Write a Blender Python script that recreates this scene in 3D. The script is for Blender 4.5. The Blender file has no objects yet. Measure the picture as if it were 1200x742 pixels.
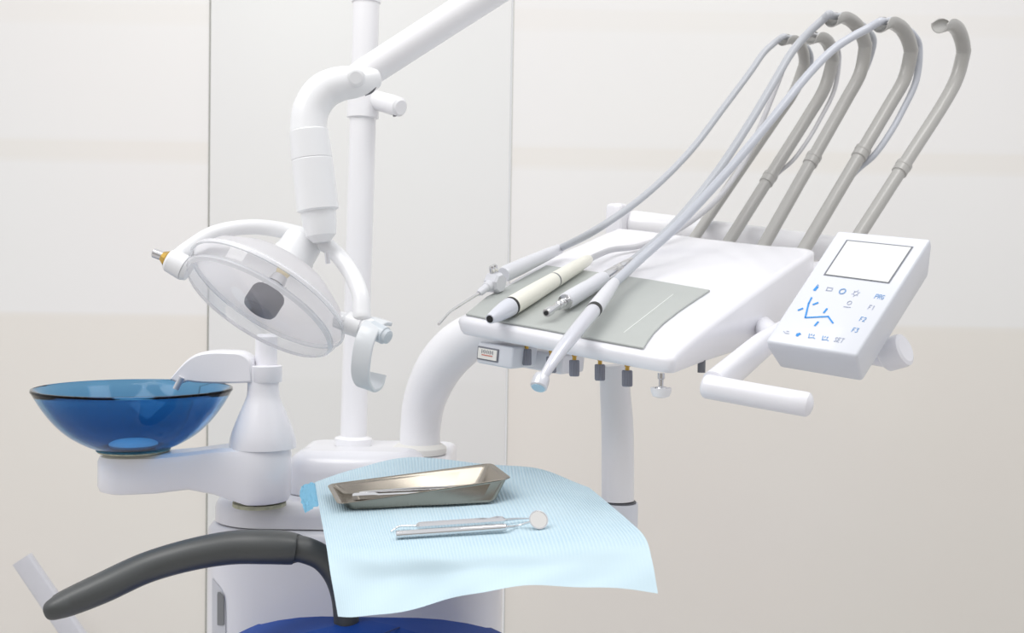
import bpy, bmesh, math, random
from mathutils import Vector, Matrix
random.seed(4)
SC = bpy.context.scene
COL = SC.collection
F = 1300.0
CAM = Vector((0, 0, 1.15))
PITCH = math.atan((371 - 330) / F)
ROLL = math.radians(0.9)
MR = Matrix.Rotation(math.pi / 2 - PITCH, 3, 'X') @ Matrix.Rotation(ROLL, 3, 'Z')

def ray(px, py):
    return MR @ Vector(((px - 600) / F, (371 - py) / F, -1))
def A(px, py, Y):                      # the point of the room seen at (px, py), Y metres from the camera
    d = ray(px, py)
    return CAM + d * (Y / d.y)
def PLN(p0, n, px, py, h=0.0):         # the point of a plane (lifted by h) seen at (px, py)
    d = ray(px, py)
    return CAM + d * ((p0 + n * h - CAM).dot(n) / d.dot(n))
def S(px, Y):                          # length of px pixels at depth Y
    return px * Y / F
def cdir(x, y, z):
    return (MR @ Vector((x, y, z))).normalized()

# ------------------------------------------------------------------ materials
def mat(name, color, rough=0.4, metal=0.0, coat=0.0, noise=0.0, bump=0.0, scale=60.0, spec=0.5, emit=0.0, sss=0.0):
    m = bpy.data.materials.new(name); m.use_nodes = True
    nt = m.node_tree; b = nt.nodes['Principled BSDF']
    b.inputs['Base Color'].default_value = (*color, 1)
    b.inputs['Roughness'].default_value = rough
    b.inputs['Metallic'].default_value = metal
    b.inputs['Coat Weight'].default_value = coat
    b.inputs['Coat Roughness'].default_value = 0.06
    b.inputs['Specular IOR Level'].default_value = spec
    if emit:
        b.inputs['Emission Color'].default_value = (*color, 1); b.inputs['Emission Strength'].default_value = emit
    if noise or bump:
        tc = nt.nodes.new('ShaderNodeTexCoord'); nz = nt.nodes.new('ShaderNodeTexNoise')
        nz.inputs['Scale'].default_value = scale; nz.inputs['Detail'].default_value = 3
        nt.links.new(tc.outputs['Object'], nz.inputs['Vector'])
        if noise:
            mx = nt.nodes.new('ShaderNodeMix'); mx.data_type = 'RGBA'
            mx.inputs[6].default_value = (*[c * (1 - noise) for c in color], 1)
            mx.inputs[7].default_value = (*[min(1, c * (1 + noise)) for c in color], 1)
            nt.links.new(nz.outputs['Fac'], mx.inputs[0]); nt.links.new(mx.outputs[2], b.inputs['Base Color'])
        if bump:
            bp = nt.nodes.new('ShaderNodeBump'); bp.inputs['Strength'].default_value = bump; bp.inputs['Distance'].default_value = 0.002
            nt.links.new(nz.outputs['Fac'], bp.inputs['Height']); nt.links.new(bp.outputs['Normal'], b.inputs['Normal'])
    return m

M = {}
M['white'] = mat('white_plastic', (.845, .845, .885), .28, coat=.35, noise=.01, scale=8)
M['whitep'] = mat('white_painted_tube', (.87, .87, .89), .3, coat=.3, noise=.01, scale=8)
M['lamp_white'] = mat('lamp_white', (.84, .85, .865), .3, coat=.3, noise=.01, scale=8)
M['hub_grey'] = mat('pale_blue_grey_plastic', (.56, .61, .65), .35, coat=.2, noise=.02)
M['mat'] = mat('grey_silicone', (.45, .475, .455), .42, noise=.03, scale=30)
M['streak'] = mat('painted_reflection', (.72, .75, .73), .4)  # pale colour of the reflection painted on the mat
M['hose'] = mat('grey_hose', (.50, .52, .555), .35, coat=.1, noise=.02)
M['rod'] = mat('warm_grey_plastic', (.43, .425, .405), .34, coat=.3, noise=.02)
M['cream'] = mat('cream_plastic', (.84, .83, .74), .4, noise=.02)
M['silver'] = mat('satin_silver', (.70, .71, .75), .3, metal=.55, noise=.02)
M['grip'] = mat('pale_grey_grip', (.70, .71, .75), .34, coat=.1, noise=.02)
M['chrome'] = mat('chrome', (.72, .72, .73), .14, metal=1, noise=.02)
M['steel'] = mat('stainless_steel', (.34, .31, .265), .24, metal=1, noise=.1, bump=.05, scale=18)
M['brass'] = mat('brass', (.62, .4, .1), .28, metal=1, noise=.03)
M['black'] = mat('black_rubber', (.015, .015, .016), .5, noise=.1)
M['dark'] = mat('dark_grey_plastic', (.16, .165, .18), .5, noise=.06)
M['guard'] = mat('bulb_guard_grey', (.15, .15, .17), .55, noise=.3, scale=50)
M['knob'] = mat('grey_knob', (.25, .26, .31), .35, metal=.3, noise=.04)
M['gasket'] = mat('olive_gasket', (.42, .42, .30), .6, noise=.5, scale=150)
M['arm'] = mat('charcoal_polyurethane', (.038, .043, .043), .46, spec=.95, noise=.05, bump=.04, scale=300)
M['blue'] = mat('blue_vinyl', (.012, .066, .33), .55, spec=.22, noise=.03, bump=.05, scale=250)
M['iconblue'] = mat('icon_blue', (.03, .30, .78), .5)
M['iconpale'] = mat('icon_pale_blue', (.22, .42, .74), .5)
M['icongrey'] = mat('icon_grey', (.42, .47, .60), .5)
M['panel'] = mat('panel_white', (.745, .77, .825), .32, coat=.2, noise=.01, scale=8)
M['screen'] = mat('lcd_screen', (.83, .85, .83), .22, noise=.01)
M['bezel'] = mat('screen_bezel', (.20, .21, .24), .4)
M['dial'] = mat('gauge_dial', (.85, .84, .80), .4)
M['red'] = mat('gauge_red', (.6, .2, .15), .5)
M['bulb'] = mat('warm_bulb', (.85, .74, .50), .3)
M['reflector'] = mat('reflector_white', (.79, .77, .785), .22, coat=.4, noise=.01)
M['bluecap'] = mat('pale_blue_cap', (.42, .62, .75), .3)
M['bar'] = mat('pale_grey_bar', (.66, .665, .71), .5, noise=.03)
M['slot'] = mat('slot_grey', (.22, .225, .23), .5, noise=.05)
M['cyan'] = mat('cyan_paper', (.22, .52, .72), .7, noise=.06, bump=.3, scale=90)
M['water'] = mat('frosted_disc', (.55, .78, .88), .35)

def glass_blue():
    m = bpy.data.materials.new('blue_glass'); m.use_nodes = True
    b = m.node_tree.nodes['Principled BSDF']
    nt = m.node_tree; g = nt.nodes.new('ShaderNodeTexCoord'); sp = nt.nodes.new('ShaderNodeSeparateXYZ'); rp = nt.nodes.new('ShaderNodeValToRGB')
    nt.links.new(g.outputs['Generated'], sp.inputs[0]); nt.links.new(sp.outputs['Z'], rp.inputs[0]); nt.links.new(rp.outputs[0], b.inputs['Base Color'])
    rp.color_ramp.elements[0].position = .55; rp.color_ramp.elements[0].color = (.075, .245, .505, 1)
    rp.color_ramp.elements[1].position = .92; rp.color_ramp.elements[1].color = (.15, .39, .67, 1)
    b.inputs['Roughness'].default_value = .02
    b.inputs['Transmission Weight'].default_value = 1; b.inputs['IOR'].default_value = 1.25
    b.inputs['Specular IOR Level'].default_value = .7
    return m
M['glass'] = glass_blue()
def clear():
    m = bpy.data.materials.new('clear_plastic'); m.use_nodes = True; nt = m.node_tree
    nt.nodes.remove(nt.nodes['Principled BSDF'])
    t = nt.nodes.new('ShaderNodeBsdfTransparent'); t.inputs['Color'].default_value = (.97, .975, .985, 1)
    g = nt.nodes.new('ShaderNodeBsdfGlossy'); g.inputs['Roughness'].default_value = .04
    l = nt.nodes.new('ShaderNodeLayerWeight'); l.inputs['Blend'].default_value = .35
    p = nt.nodes.new('ShaderNodeMath'); p.operation = 'MULTIPLY_ADD'; p.inputs[1].default_value = .4; p.inputs[2].default_value = .03
    x = nt.nodes.new('ShaderNodeMixShader')
    nt.links.new(l.outputs['Fresnel'], p.inputs[0]); nt.links.new(p.outputs[0], x.inputs[0])
    nt.links.new(t.outputs[0], x.inputs[1]); nt.links.new(g.outputs[0], x.inputs[2])
    d = nt.nodes.new('ShaderNodeBsdfTranslucent'); d.inputs['Color'].default_value = (.95, .95, .97, 1)
    x2 = nt.nodes.new('ShaderNodeMixShader'); x2.inputs[0].default_value = .10
    nt.links.new(x.outputs[0], x2.inputs[1]); nt.links.new(d.outputs[0], x2.inputs[2])
    nt.links.new(x2.outputs[0], nt.nodes['Material Output'].inputs['Surface'])
    return m
M['clear'] = clear()
def translucent():
    m = bpy.data.materials.new('translucent_white'); m.use_nodes = True; nt = m.node_tree
    b = nt.nodes['Principled BSDF']; b.inputs['Base Color'].default_value = (.93, .92, .93, 1); b.inputs['Roughness'].default_value = .3
    t = nt.nodes.new('ShaderNodeBsdfTranslucent'); t.inputs['Color'].default_value = (.97, .955, .965, 1)
    nz = nt.nodes.new('ShaderNodeTexNoise'); nz.inputs['Scale'].default_value = 9
    rp = nt.nodes.new('ShaderNodeMapRange'); rp.inputs[3].default_value = .52; rp.inputs[4].default_value = .62
    x = nt.nodes.new('ShaderNodeMixShader'); nt.links.new(nz.outputs['Fac'], rp.inputs[0]); nt.links.new(rp.outputs[0], x.inputs[0])
    nt.links.new(b.outputs[0], x.inputs[1]); nt.links.new(t.outputs[0], x.inputs[2]); nt.links.new(x.outputs[0], nt.nodes['Material Output'].inputs['Surface'])
    return m
M['reflector'] = translucent()
M['lip'] = mat('clear_lip', (.86, .87, .90), .15, coat=.3, noise=.01); M['lip'].node_tree.nodes['Principled BSDF'].inputs['Alpha'].default_value = .55
def napkin_mat():
    m = bpy.data.materials.new('crimped_blue_paper'); m.use_nodes = True; nt = m.node_tree
    b = nt.nodes['Principled BSDF']; b.inputs['Roughness'].default_value = .85; b.inputs['Specular IOR Level'].default_value = .2
    uv = nt.nodes.new('ShaderNodeUVMap'); uv.uv_map = 'sheet'
    sep = nt.nodes.new('ShaderNodeSeparateXYZ'); nt.links.new(uv.outputs[0], sep.inputs[0])
    wv = nt.nodes.new('ShaderNodeTexWave'); wv.bands_direction = 'X'; wv.inputs['Scale'].default_value = 30
    wv.inputs['Distortion'].default_value = .5; wv.inputs['Detail'].default_value = 1; wv.inputs['Detail Scale'].default_value = 2
    nt.links.new(uv.outputs[0], wv.inputs['Vector'])
    nz = nt.nodes.new('ShaderNodeTexNoise'); nz.inputs['Scale'].default_value = 7; nt.links.new(uv.outputs[0], nz.inputs['Vector'])
    # ribs fade out towards the smooth front border
    rp = nt.nodes.new('ShaderNodeMapRange'); rp.inputs[1].default_value = 1.02; rp.inputs[2].default_value = .80; rp.inputs[3].default_value = .08; rp.inputs[4].default_value = 1
    nt.links.new(sep.outputs['Y'], rp.inputs[0])
    mu = nt.nodes.new('ShaderNodeMath'); mu.operation = 'MULTIPLY'
    nt.links.new(wv.outputs['Fac'], mu.inputs[0]); nt.links.new(rp.outputs[0], mu.inputs[1])
    m2 = nt.nodes.new('ShaderNodeMath'); m2.operation = 'MULTIPLY'; nt.links.new(nz.outputs['Fac'], m2.inputs[1]); nt.links.new(mu.outputs[0], m2.inputs[0])
    mx = nt.nodes.new('ShaderNodeMix'); mx.data_type = 'RGBA'
    mx.inputs[6].default_value = (.60, .75, .82, 1); mx.inputs[7].default_value = (.48, .655, .76, 1)
    m3 = nt.nodes.new('ShaderNodeMath'); m3.operation = 'MULTIPLY'; m3.inputs[1].default_value = 1.3
    nt.links.new(m2.outputs[0], m3.inputs[0]); nt.links.new(m3.outputs[0], mx.inputs[0]); nt.links.new(mx.outputs[2], b.inputs['Base Color'])
    bp = nt.nodes.new('ShaderNodeBump'); bp.inputs['Strength'].default_value = .4; bp.inputs['Distance'].default_value = .0015
    nt.links.new(mu.outputs[0], bp.inputs['Height']); nt.links.new(bp.outputs['Normal'], b.inputs['Normal'])
    return m
M['napkin'] = napkin_mat()
def wall_mat(name, base, band, low, z_band0, z_band1, z_low):
    m = bpy.data.materials.new(name); m.use_nodes = True; nt = m.node_tree
    b = nt.nodes['Principled BSDF']; b.inputs['Roughness'].default_value = .38; b.inputs['Specular IOR Level'].default_value = .3
    g = nt.nodes.new('ShaderNodeNewGeometry'); sep = nt.nodes.new('ShaderNodeSeparateXYZ'); nt.links.new(g.outputs['Position'], sep.inputs[0])
    r = nt.nodes.new('ShaderNodeValToRGB'); r.color_ramp.interpolation = 'LINEAR'
    mp = nt.nodes.new('ShaderNodeMapRange'); mp.inputs[1].default_value = 0; mp.inputs[2].default_value = 2.8
    nt.links.new(sep.outputs['Z'], mp.inputs[0]); nt.links.new(mp.outputs[0], r.inputs[0])
    cr = r.color_ramp; e = .0025
    stops = [(0, low), (z_low / 2.8 - e, low), (z_low / 2.8 + e, base), (z_band0 / 2.8 - e, base), (z_band0 / 2.8 + e, band), (z_band1 / 2.8 - e, band), (z_band1 / 2.8 + e, base), ((z_band1 + .285) / 2.8, base), ((z_band1 + .29) / 2.8, tuple((a + b) / 2 for a, b in zip(base, band))), ((z_band1 + .335) / 2.8, tuple((a + b) / 2 for a, b in zip(base, band))), ((z_band1 + .34) / 2.8, base), (1, base)]
    cr.elements[0].position = 0; cr.elements[0].color = (*stops[0][1], 1); cr.elements[1].position = 1; cr.elements[1].color = (*base, 1)
    for p, c in stops[1:-1]:
        el = cr.elements.new(p); el.color = (*c, 1)
    nz = nt.nodes.new('ShaderNodeTexNoise'); nz.inputs['Scale'].default_value = 1.3; nt.links.new(g.outputs['Position'], nz.inputs['Vector'])
    mx = nt.nodes.new('ShaderNodeMix'); mx.data_type = 'RGBA'; mx.blend_type = 'MULTIPLY'; mx.inputs[0].default_value = .03
    nt.links.new(r.outputs[0], mx.inputs[6]); nt.links.new(nz.outputs['Color'], mx.inputs[7]); nt.links.new(mx.outputs[2], b.inputs['Base Color'])
    return m

# ------------------------------------------------------------------ mesh helpers
def cat(pts, n=8):                     # Catmull-Rom through tuples of equal length
    P = [tuple(p) for p in pts]; out = []
    for i in range(len(P) - 1):
        p0 = P[i - 1] if i else tuple(2 * a - b for a, b in zip(P[0], P[1]))
        p1, p2 = P[i], P[i + 1]
        p3 = P[i + 2] if i + 2 < len(P) else tuple(2 * a - b for a, b in zip(P[-1], P[-2]))
        for k in range(n):
            t = k / n
            out.append(tuple(.5 * (2 * b + (c - a) * t + (2 * a - 5 * b + 4 * c - d) * t * t + (3 * b - a - 3 * c + d) * t ** 3) for a, b, c, d in zip(p0, p1, p2, p3)))
    out.append(P[-1]); return out
def catc(pts, n=8):                    # centripetal: no overshoot where the spacing changes
    P = [Vector(p) for p in pts]; P = [2 * P[0] - P[1]] + P + [2 * P[-1] - P[-2]]; out = []
    for i in range(1, len(P) - 2):
        t = [0.0]
        for a, b in zip(P[i - 1:i + 2], P[i:i + 3]): t.append(t[-1] + max((b - a).length, 1e-6) ** .5)
        p = P[i - 1:i + 3]
        for k in range(n):
            u = t[1] + (t[2] - t[1]) * k / n
            L = lambda a, b, x, y: a * ((y - u) / (y - x)) + b * ((u - x) / (y - x))
            a1, a2, a3 = L(p[0], p[1], t[0], t[1]), L(p[1], p[2], t[1], t[2]), L(p[2], p[3], t[2], t[3])
            out.append(tuple(L(L(a1, a2, t[0], t[2]), L(a2, a3, t[1], t[3]), t[1], t[2])))
    out.append(tuple(P[-2])); return out
def catloop(pts, n=4):
    P = [tuple(p) for p in pts]; L = len(P); out = []
    for i in range(L):
        a0, b0, c0, d0 = P[i - 1], P[i], P[(i + 1) % L], P[(i + 2) % L]
        for k in range(n):
            t = k / n
            out.append(tuple(.5 * (2 * b + (c - a) * t + (2 * a - 5 * b + 4 * c - d) * t * t + (3 * b - a - 3 * c + d) * t ** 3) for a, b, c, d in zip(a0, b0, c0, d0)))
    return out
class MB:
    def __init__(s): s.v = []; s.f = []
    def ring(s, pts):
        i = len(s.v); s.v += [Vector(p) for p in pts]; return list(range(i, i + len(pts)))
    def bridge(s, a, b, close=True):
        n = len(a)
        for i in range(n if close else n - 1):
            j = (i + 1) % n; s.f.append((a[i], a[j], b[j], b[i]))
    def cap(s, r): s.f.append(tuple(r))
    def rings(s, rr, cap0=True, cap1=True):
        ids = [s.ring(r) for r in rr]
        for a, b in zip(ids, ids[1:]): s.bridge(a, b)
        if cap0: s.cap(ids[0])
        if cap1: s.cap(ids[-1])
    def build(s, name, m, parent=None, bevel=0, seg=3, smooth=28, solid=0):
        me = bpy.data.meshes.new(name); bm = bmesh.new()
        vs = [bm.verts.new(v) for v in s.v]
        for f in s.f:
            if len(set(f)) >= 3:
                try: bm.faces.new([vs[i] for i in f])
                except ValueError: pass
        bmesh.ops.remove_doubles(bm, verts=bm.verts, dist=1e-6)
        bmesh.ops.recalc_face_normals(bm, faces=bm.faces)
        if bevel:
            es = [e for e in bm.edges if len(e.link_faces) == 2 and e.calc_face_angle(0) > math.radians(30)]
            bmesh.ops.bevel(bm, geom=es, offset=bevel, segments=seg, profile=.5, affect='EDGES', clamp_overlap=True)
        if solid:
            bmesh.ops.solidify(bm, geom=bm.faces[:], thickness=solid)
        big = [f for f in bm.faces if len(f.verts) > 4]
        for f in bm.faces: f.smooth = True
        for e in bm.edges:
            e.smooth = not (len(e.link_faces) == 2 and e.calc_face_angle(0) > math.radians(smooth))
        for f in big:
            if len(f.verts) > 8:
                for e in f.edges: e.smooth = False
        bmesh.ops.triangulate(bm, faces=big)
        bm.to_mesh(me); bm.free(); me.materials.append(m)
        o = bpy.data.objects.new(name, me); COL.objects.link(o)
        if parent is not None:
            o.parent = parent
            if parent.type == 'EMPTY': o.matrix_parent_inverse = Matrix.Translation(-parent.location)
        return o
def frames(P, ref=None):
    n = len(P); T = [(P[min(i + 1, n - 1)] - P[max(i - 1, 0)]).normalized() for i in range(n)]
    out = []
    if ref is not None:
        for t in T:
            b = (ref - t * ref.dot(t)).normalized(); out.append((b.cross(t), b))
        return out
    u = Vector((0, 0, 1)) if abs(T[0].z) < .9 else Vector((1, 0, 0))
    a = (u - T[0] * u.dot(T[0])).normalized()
    for t in T:
        a = (a - t * a.dot(t)).normalized(); out.append((a, t.cross(a)))
    return out
def sweep(mb, path, prof, ref=None, caps=True, n=6, smooth=True):
    """path: (x,y,z,scale) tuples; prof: 2-D points; closed profile swept along the smoothed path"""
    pts = cat(path, n) if smooth else [tuple(p) for p in path]
    P = [Vector(p[:3]) for p in pts]; fr = frames(P, ref)
    mb.rings([[P[i] + (fr[i][0] * x + fr[i][1] * y) * pts[i][3] for x, y in prof] for i in range(len(P))], caps, caps)
def circ(n=20, rx=1, ry=1, pw=1):
    f = lambda c: math.copysign(abs(c) ** pw, c)
    return [(rx * f(math.cos(2 * math.pi * k / n)), ry * f(math.sin(2 * math.pi * k / n))) for k in range(n)]
def tube(mb, path, seg=20, n=6, dome=True, **k):
    """path of (Vector, radius); the ends are rounded"""
    p = [(*q, r) for q, r in path]
    pts = cat(p, n)
    if dome:
        def end(a, b):
            d = (Vector(a[:3]) - Vector(b[:3])).normalized(); r = a[3]
            return [(*(Vector(a[:3]) + d * r * .55 * math.sin(t)), r * math.cos(t)) for t in (1.45, 1.1, .7, .35)]
        pts = end(pts[0], pts[1]) + pts + end(pts[-1], pts[-2])[::-1]
    sweep(mb, pts, circ(seg), smooth=False, **k)
def turn(mb, p0, p1, prof, seg=28):
    """turned part: profile (t along p0->p1 in 0..1, radius)"""
    ax = (p1 - p0); u = Vector((0, 0, 1)) if abs(ax.normalized().z) < .9 else Vector((1, 0, 0))
    a = (u - ax * (u.dot(ax) / ax.length_squared)).normalized(); b = ax.normalized().cross(a)
    mb.rings([[p0 + ax * t + (a * math.cos(2 * math.pi * k / seg) + b * math.sin(2 * math.pi * k / seg)) * max(r, 1e-5) for k in range(seg)] for t, r in prof])
def lathe(mb, c, ax, prof, seg=64, closed=False):
    """prof of (radius, height along ax); closed = profile is a closed loop (a hollow shell)"""
    u = Vector((0, 0, 1)) if abs(ax.z) < .9 else Vector((1, 0, 0))
    a = (u - ax * u.dot(ax)).normalized(); b = ax.cross(a)
    ids = [mb.ring([c + ax * h + (a * math.cos(2 * math.pi * k / seg) + b * math.sin(2 * math.pi * k / seg)) * max(r, 1e-5) for k in range(seg)]) for r, h in prof]
    for x, y in zip(ids, ids[1:]): mb.bridge(x, y)
    if closed: mb.bridge(ids[-1], ids[0])
    else: mb.cap(ids[0]); mb.cap(ids[-1])
def box(mb, c, ux, uy, uz):
    """box with centre c and half-axis vectors"""
    V = [c + ux * i + uy * j + uz * k for k in (-1, 1) for j in (-1, 1) for i in (-1, 1)]
    i = len(mb.v); mb.v += V
    for f in ((0, 2, 3, 1), (4, 5, 7, 6), (0, 1, 5, 4), (2, 6, 7, 3), (0, 4, 6, 2), (1, 3, 7, 5)): mb.f.append(tuple(i + q for q in f))
def rrect(cx, cy, hx, hy, r, n=6):
    out = []
    for sx, sy, a0 in ((1, 1, 0), (-1, 1, 90), (-1, -1, 180), (1, -1, 270)):
        for k in range(n + 1):
            a = math.radians(a0 + 90 * k / n); out.append((cx + sx * (hx - r) + r * math.cos(a), cy + sy * (hy - r) + r * math.sin(a)))
    return out
def inset(P, n, d):                    # polygon of 3-D points in a plane with normal n, moved inwards by d
    c = sum(P, Vector()) / len(P); out = []; L = len(P)
    for i in range(L):
        t = (P[(i + 1) % L] - P[i - 1]).normalized(); w = n.cross(t)
        if w.dot(c - P[i]) < 0: w = -w
        out.append(P[i] + w * d)
    return out
def thing(name, label, cat_, loc, group=None):
    o = bpy.data.objects.new(name, None); COL.objects.link(o); o.location = loc; o.empty_display_size = .05
    o['label'] = label; o['category'] = cat_
    if group: o['group'] = group
    return o
def tag(o, label, cat_, group=None):
    o['label'] = label; o['category'] = cat_
    if group: o['group'] = group
    return o
UP = Vector((0, 0, 1)); X = Vector((1, 0, 0)); Yv = Vector((0, 1, 0))

# ------------------------------------------------------------------ the room
YW = 2.75
def struct(name, mb, m, **k):
    o = mb.build(name, m, **k); o['kind'] = 'structure'; return o
zl = A(120, 368, YW).z; zb0 = A(120, 189, YW).z; zb1 = A(120, 164, YW).z
wm = wall_mat('cream_wall', (.92, .913, .90), (.90, .878, .84), (.885, .852, .797), zb0, zb1, zl)
xl = A(243, 371, YW).x; xr = A(597, 371, YW).x
for nm, x0, x1 in (('wall_left', -3.2, xl), ('wall_right', xr, 3.2)):
    mb = MB(); box(mb, Vector(((x0 + x1) / 2, YW + .05, 1.4)), X * ((x1 - x0) / 2 - .0005), Yv * .05, UP * 1.4); struct(nm, mb, wm)
wc = wall_mat('pale_grey_panel', (.87, .875, .865), (.87, .875, .865), (.855, .86, .845), zb0, zb1, .9)
mb = MB(); box(mb, Vector(((xl + xr) / 2, YW + .045, 1.4)), X * ((xr - xl) / 2 - .006), Yv * .055, UP * 1.4); struct('wall_center', mb, wc, bevel=.002)
for i, x in enumerate((xl, xr)):
    mb = MB(); box(mb, Vector((x, YW + .02, 1.4)), X * .003, Yv * .019 + Vector((0, 0, 0)), UP * 1.4)
    struct('trim_%d' % (i + 1), mb, mat('seam_grey', ((.45, .45, .42), (.70, .70, .67))[i], .5))
mb = MB(); box(mb, Vector((0, .9, -.03)), X * 3.2, Yv * 1.95, UP * .03)
struct('floor', mb, mat('grey_vinyl_floor', (.60, .585, .575), .35, noise=.08, scale=4))

# ------------------------------------------------------------------ dental unit: cabinet, spittoon arm, water spout, pole, curved arm
U = thing('dental_unit', 'white dental unit cabinet with tall pole, swivel bowl arm and water spout behind the napkin', 'dental unit', Vector((-.28, 1.68, 0)))
W = M['white']
def slab(mb, px0, px1, Y0, Y1, z0, z1, r, rt=.012, xref=None):
    """rounded column: left/right seen at px0/px1 on its front Y0"""
    x0 = A(px0, 600, Y0 + r).x; x1 = A(px1, 600, Y0 + r).x
    pr = lambda d: [(x, y) for x, y in rrect((x0 + x1) / 2, (Y0 + Y1) / 2, (x1 - x0) / 2 - d, (Y1 - Y0) / 2 - d, max(r - d, .004), 8)]
    rr = [[Vector((x, y, z0)) for x, y in pr(0)]]
    for k in range(5):
        a = math.pi / 2 * k / 4
        rr.append([Vector((x, y, z1 - rt + rt * math.sin(a))) for x, y in pr(rt * (1 - math.cos(a)))])
    mb.rings(rr)
ZL = A(302, 598, 1.49).z
zc = A(400, 626, 1.52).z
mb = MB(); slab(mb, 246, 590, 1.52, 1.92, 0.0, zc, .085, .014); CB = mb.build('cabinet', W, U)
mb = MB(); slab(mb, 254, 582, 1.535, 1.9, zc + .002, ZL, .08, .02); mb.build('cabinet_lid', W, U)
ZR = A(430, 515, 1.91).z
mb = MB(); slab(mb, 337, 500, 1.585, 1.69, ZL + .001, A(430, 531, 1.60).z, .045, .03); mb.build('shoulder_block', W, U)
mb = MB(); slab(mb, 338, 528, 1.68, 1.91, ZL + .001, ZR, .03, .010); mb.build('rear_block', W, U)
# recess and vent slot on the rounded flank of the cabinet
RC = .085; XC = A(246, 600, 1.52 + RC).x + RC
def flank(x, y, off=.0006):
    Y = 1.57
    for _ in range(12):
        dx = min(max(A(x, y, Y).x - XC, -RC * .9999), 0); Y = 1.52 + RC - math.sqrt(max(RC * RC - dx * dx, 0)) - off
    return A(x, y, Y)
def flank_patch(rows, off, th=.0012):
    mb = MB(); F0 = []; F1 = []
    for y, a, b in rows:
        F0.append(mb.ring([flank(a + (b - a) * k / 8, y, off) for k in range(9)]))
    for a, b in zip(F0, F0[1:]): mb.bridge(a, b, False)
    return mb
SLOT = flank_patch([(678, 248.5, 249.5), (684, 248.5, 254), (690, 248.5, 259), (697, 248.5, 262.5), (706, 248.5, 264), (720, 248.5, 264.5), (745, 248.5, 264.5), (790, 248.5, 264.5)], .0010).build('recess', mat('recess_grey', (.62, .63, .67), .45), U)
flank_patch([(694, 255, 258), (697, 254.5, 261), (700, 254.5, 262.5), (732, 254.5, 262.5), (733, 255, 262)], .0024).build('vent', M['slot'], SLOT)
# spittoon arm: plan outline lofted in z
ya = 1.52
def armring(z, d=0.0, zfun=None):
    xa = A(150, 550, ya).x; xb = A(302, 550, ya).x
    ra = S(34, ya); rb = S(39, ya)
    out = []
    for k in range(13):
        a = math.radians(90 + 180 * k / 12); out.append((xa + (ra - d) * math.cos(a), ya + (ra - d) * math.sin(a)))
    for t in (.25, .5, .7):
        out.append((xa + (xb - xa) * t, ya - (ra - d) * (1 - .22 * math.sin(math.pi * t))))
    for k in range(17):
        a = math.radians(-100 + 200 * k / 16); out.append((xb + (rb - d) * math.cos(a), ya + (rb - d) * math.sin(a)))
    for t in (.7, .5, .25):
        out.append((xa + (xb - xa) * t, ya + (ra - d) * (1 - .22 * math.sin(math.pi * t))))
    return [Vector((x, y, zfun((x - xa) / (xb - xa)) if zfun else z)) for x, y in out]
zA = A(150, 530, ya).z; zAr = A(302, 520, ya).z; zB = A(150, 576, ya).z; zC = ZL + .006
def sm(t): t = max(0, min(1, t)); return t * t * (3 - 2 * t)
top = lambda t: zA + (zAr - zA) * sm((t - .2) / .8)
def bot(t):
    m_ = A(240, 570, ya).z
    return zB + (m_ - zB) * sm((t - .1) / .5) + (zC - m_) * sm((t - .58) / .3)
mb = MB()
mb.rings([armring(0, .012, lambda t: bot(t)), armring(0, .003, lambda t: bot(t) + .003), armring(0, 0, lambda t: bot(t) + .01), armring(0, 0, lambda t: top(t) - .012), armring(0, .003, lambda t: top(t) - .004), armring(0, .012, lambda t: top(t))])
ARM = mb.build('bowl_arm', W, U)
cx = A(304, 590, ya)
mb = MB(); lathe(mb, Vector((cx.x, ya, 0)), UP, [(S(31, ya), ZL + .0005), (S(31, ya), zC - .0005)], 40); mb.build('swivel_ring', M['gasket'], U)
# spout tower
tw = A(308, 515, ya)
mb = MB(); lathe(mb, Vector((tw.x, ya, 0)), UP, [(S(r, ya), A(308, y, ya).z) for r, y in [(39, 524), (38.5, 516), (36, 506), (31.5, 494), (26.5, 482), (22, 472), (19, 464), (18.3, 456), (18.3, 430)]], 40)
TW = mb.build('spout_tower', W, U)
mb = MB(); lathe(mb, Vector((A(310, 430, ya).x, ya + .01, 0)), UP, [(S(13, ya), A(308, 432, ya).z), (S(13, ya), A(308, 395, ya).z), (S(10, ya), A(308, 392, ya).z)], 30); mb.build('spout_cap', W, U)
# spout: flat S-curved body extruded sideways
sp = cat([(203, 444), (211, 434), (222, 422), (234, 414), (250, 410.5), (270, 410.5), (286, 412), (297, 420), (299, 430)], 4) + [(300, 447)] + cat([(285, 448), (262, 448.4), (244, 448), (232, 447), (223, 446), (215, 449)], 4)
mb = MB(); yw = S(17, ya)
def spr(d, yy):
    c = (252, 432); return [A(c[0] + (x - c[0]) * (1 - d / 40), c[1] + (y - c[1]) * (1 - d / 16), ya).lerp(A(c[0] + (x - c[0]) * (1 - d / 40), c[1] + (y - c[1]) * (1 - d / 16), ya), 0) + Yv * yy for x, y in sp]
mb.rings([spr(2.4, -yw), spr(.9, -yw + .0012), spr(.2, -yw + .003), spr(0, -yw + .006), spr(0, yw - .006), spr(.2, yw - .003), spr(.9, yw - .0012), spr(2.4, yw)])
SP = mb.build('spout', W, U, smooth=60)
mb = MB(); turn(mb, A(311, 447.5, ya), A(311, 428, ya), [(0, S(18.9, ya)), (.05, S(19.4, ya)), (.95, S(19.4, ya)), (1, S(18, ya))], 36); mb.build('spout_ring', W, SP)
mb = MB(); turn(mb, A(213, 442, ya - .02), A(206, 456, ya - .02), [(0, .0045), (1, .0042)], 16); mb.build('nozzle', M['silver'], SP)
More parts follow.
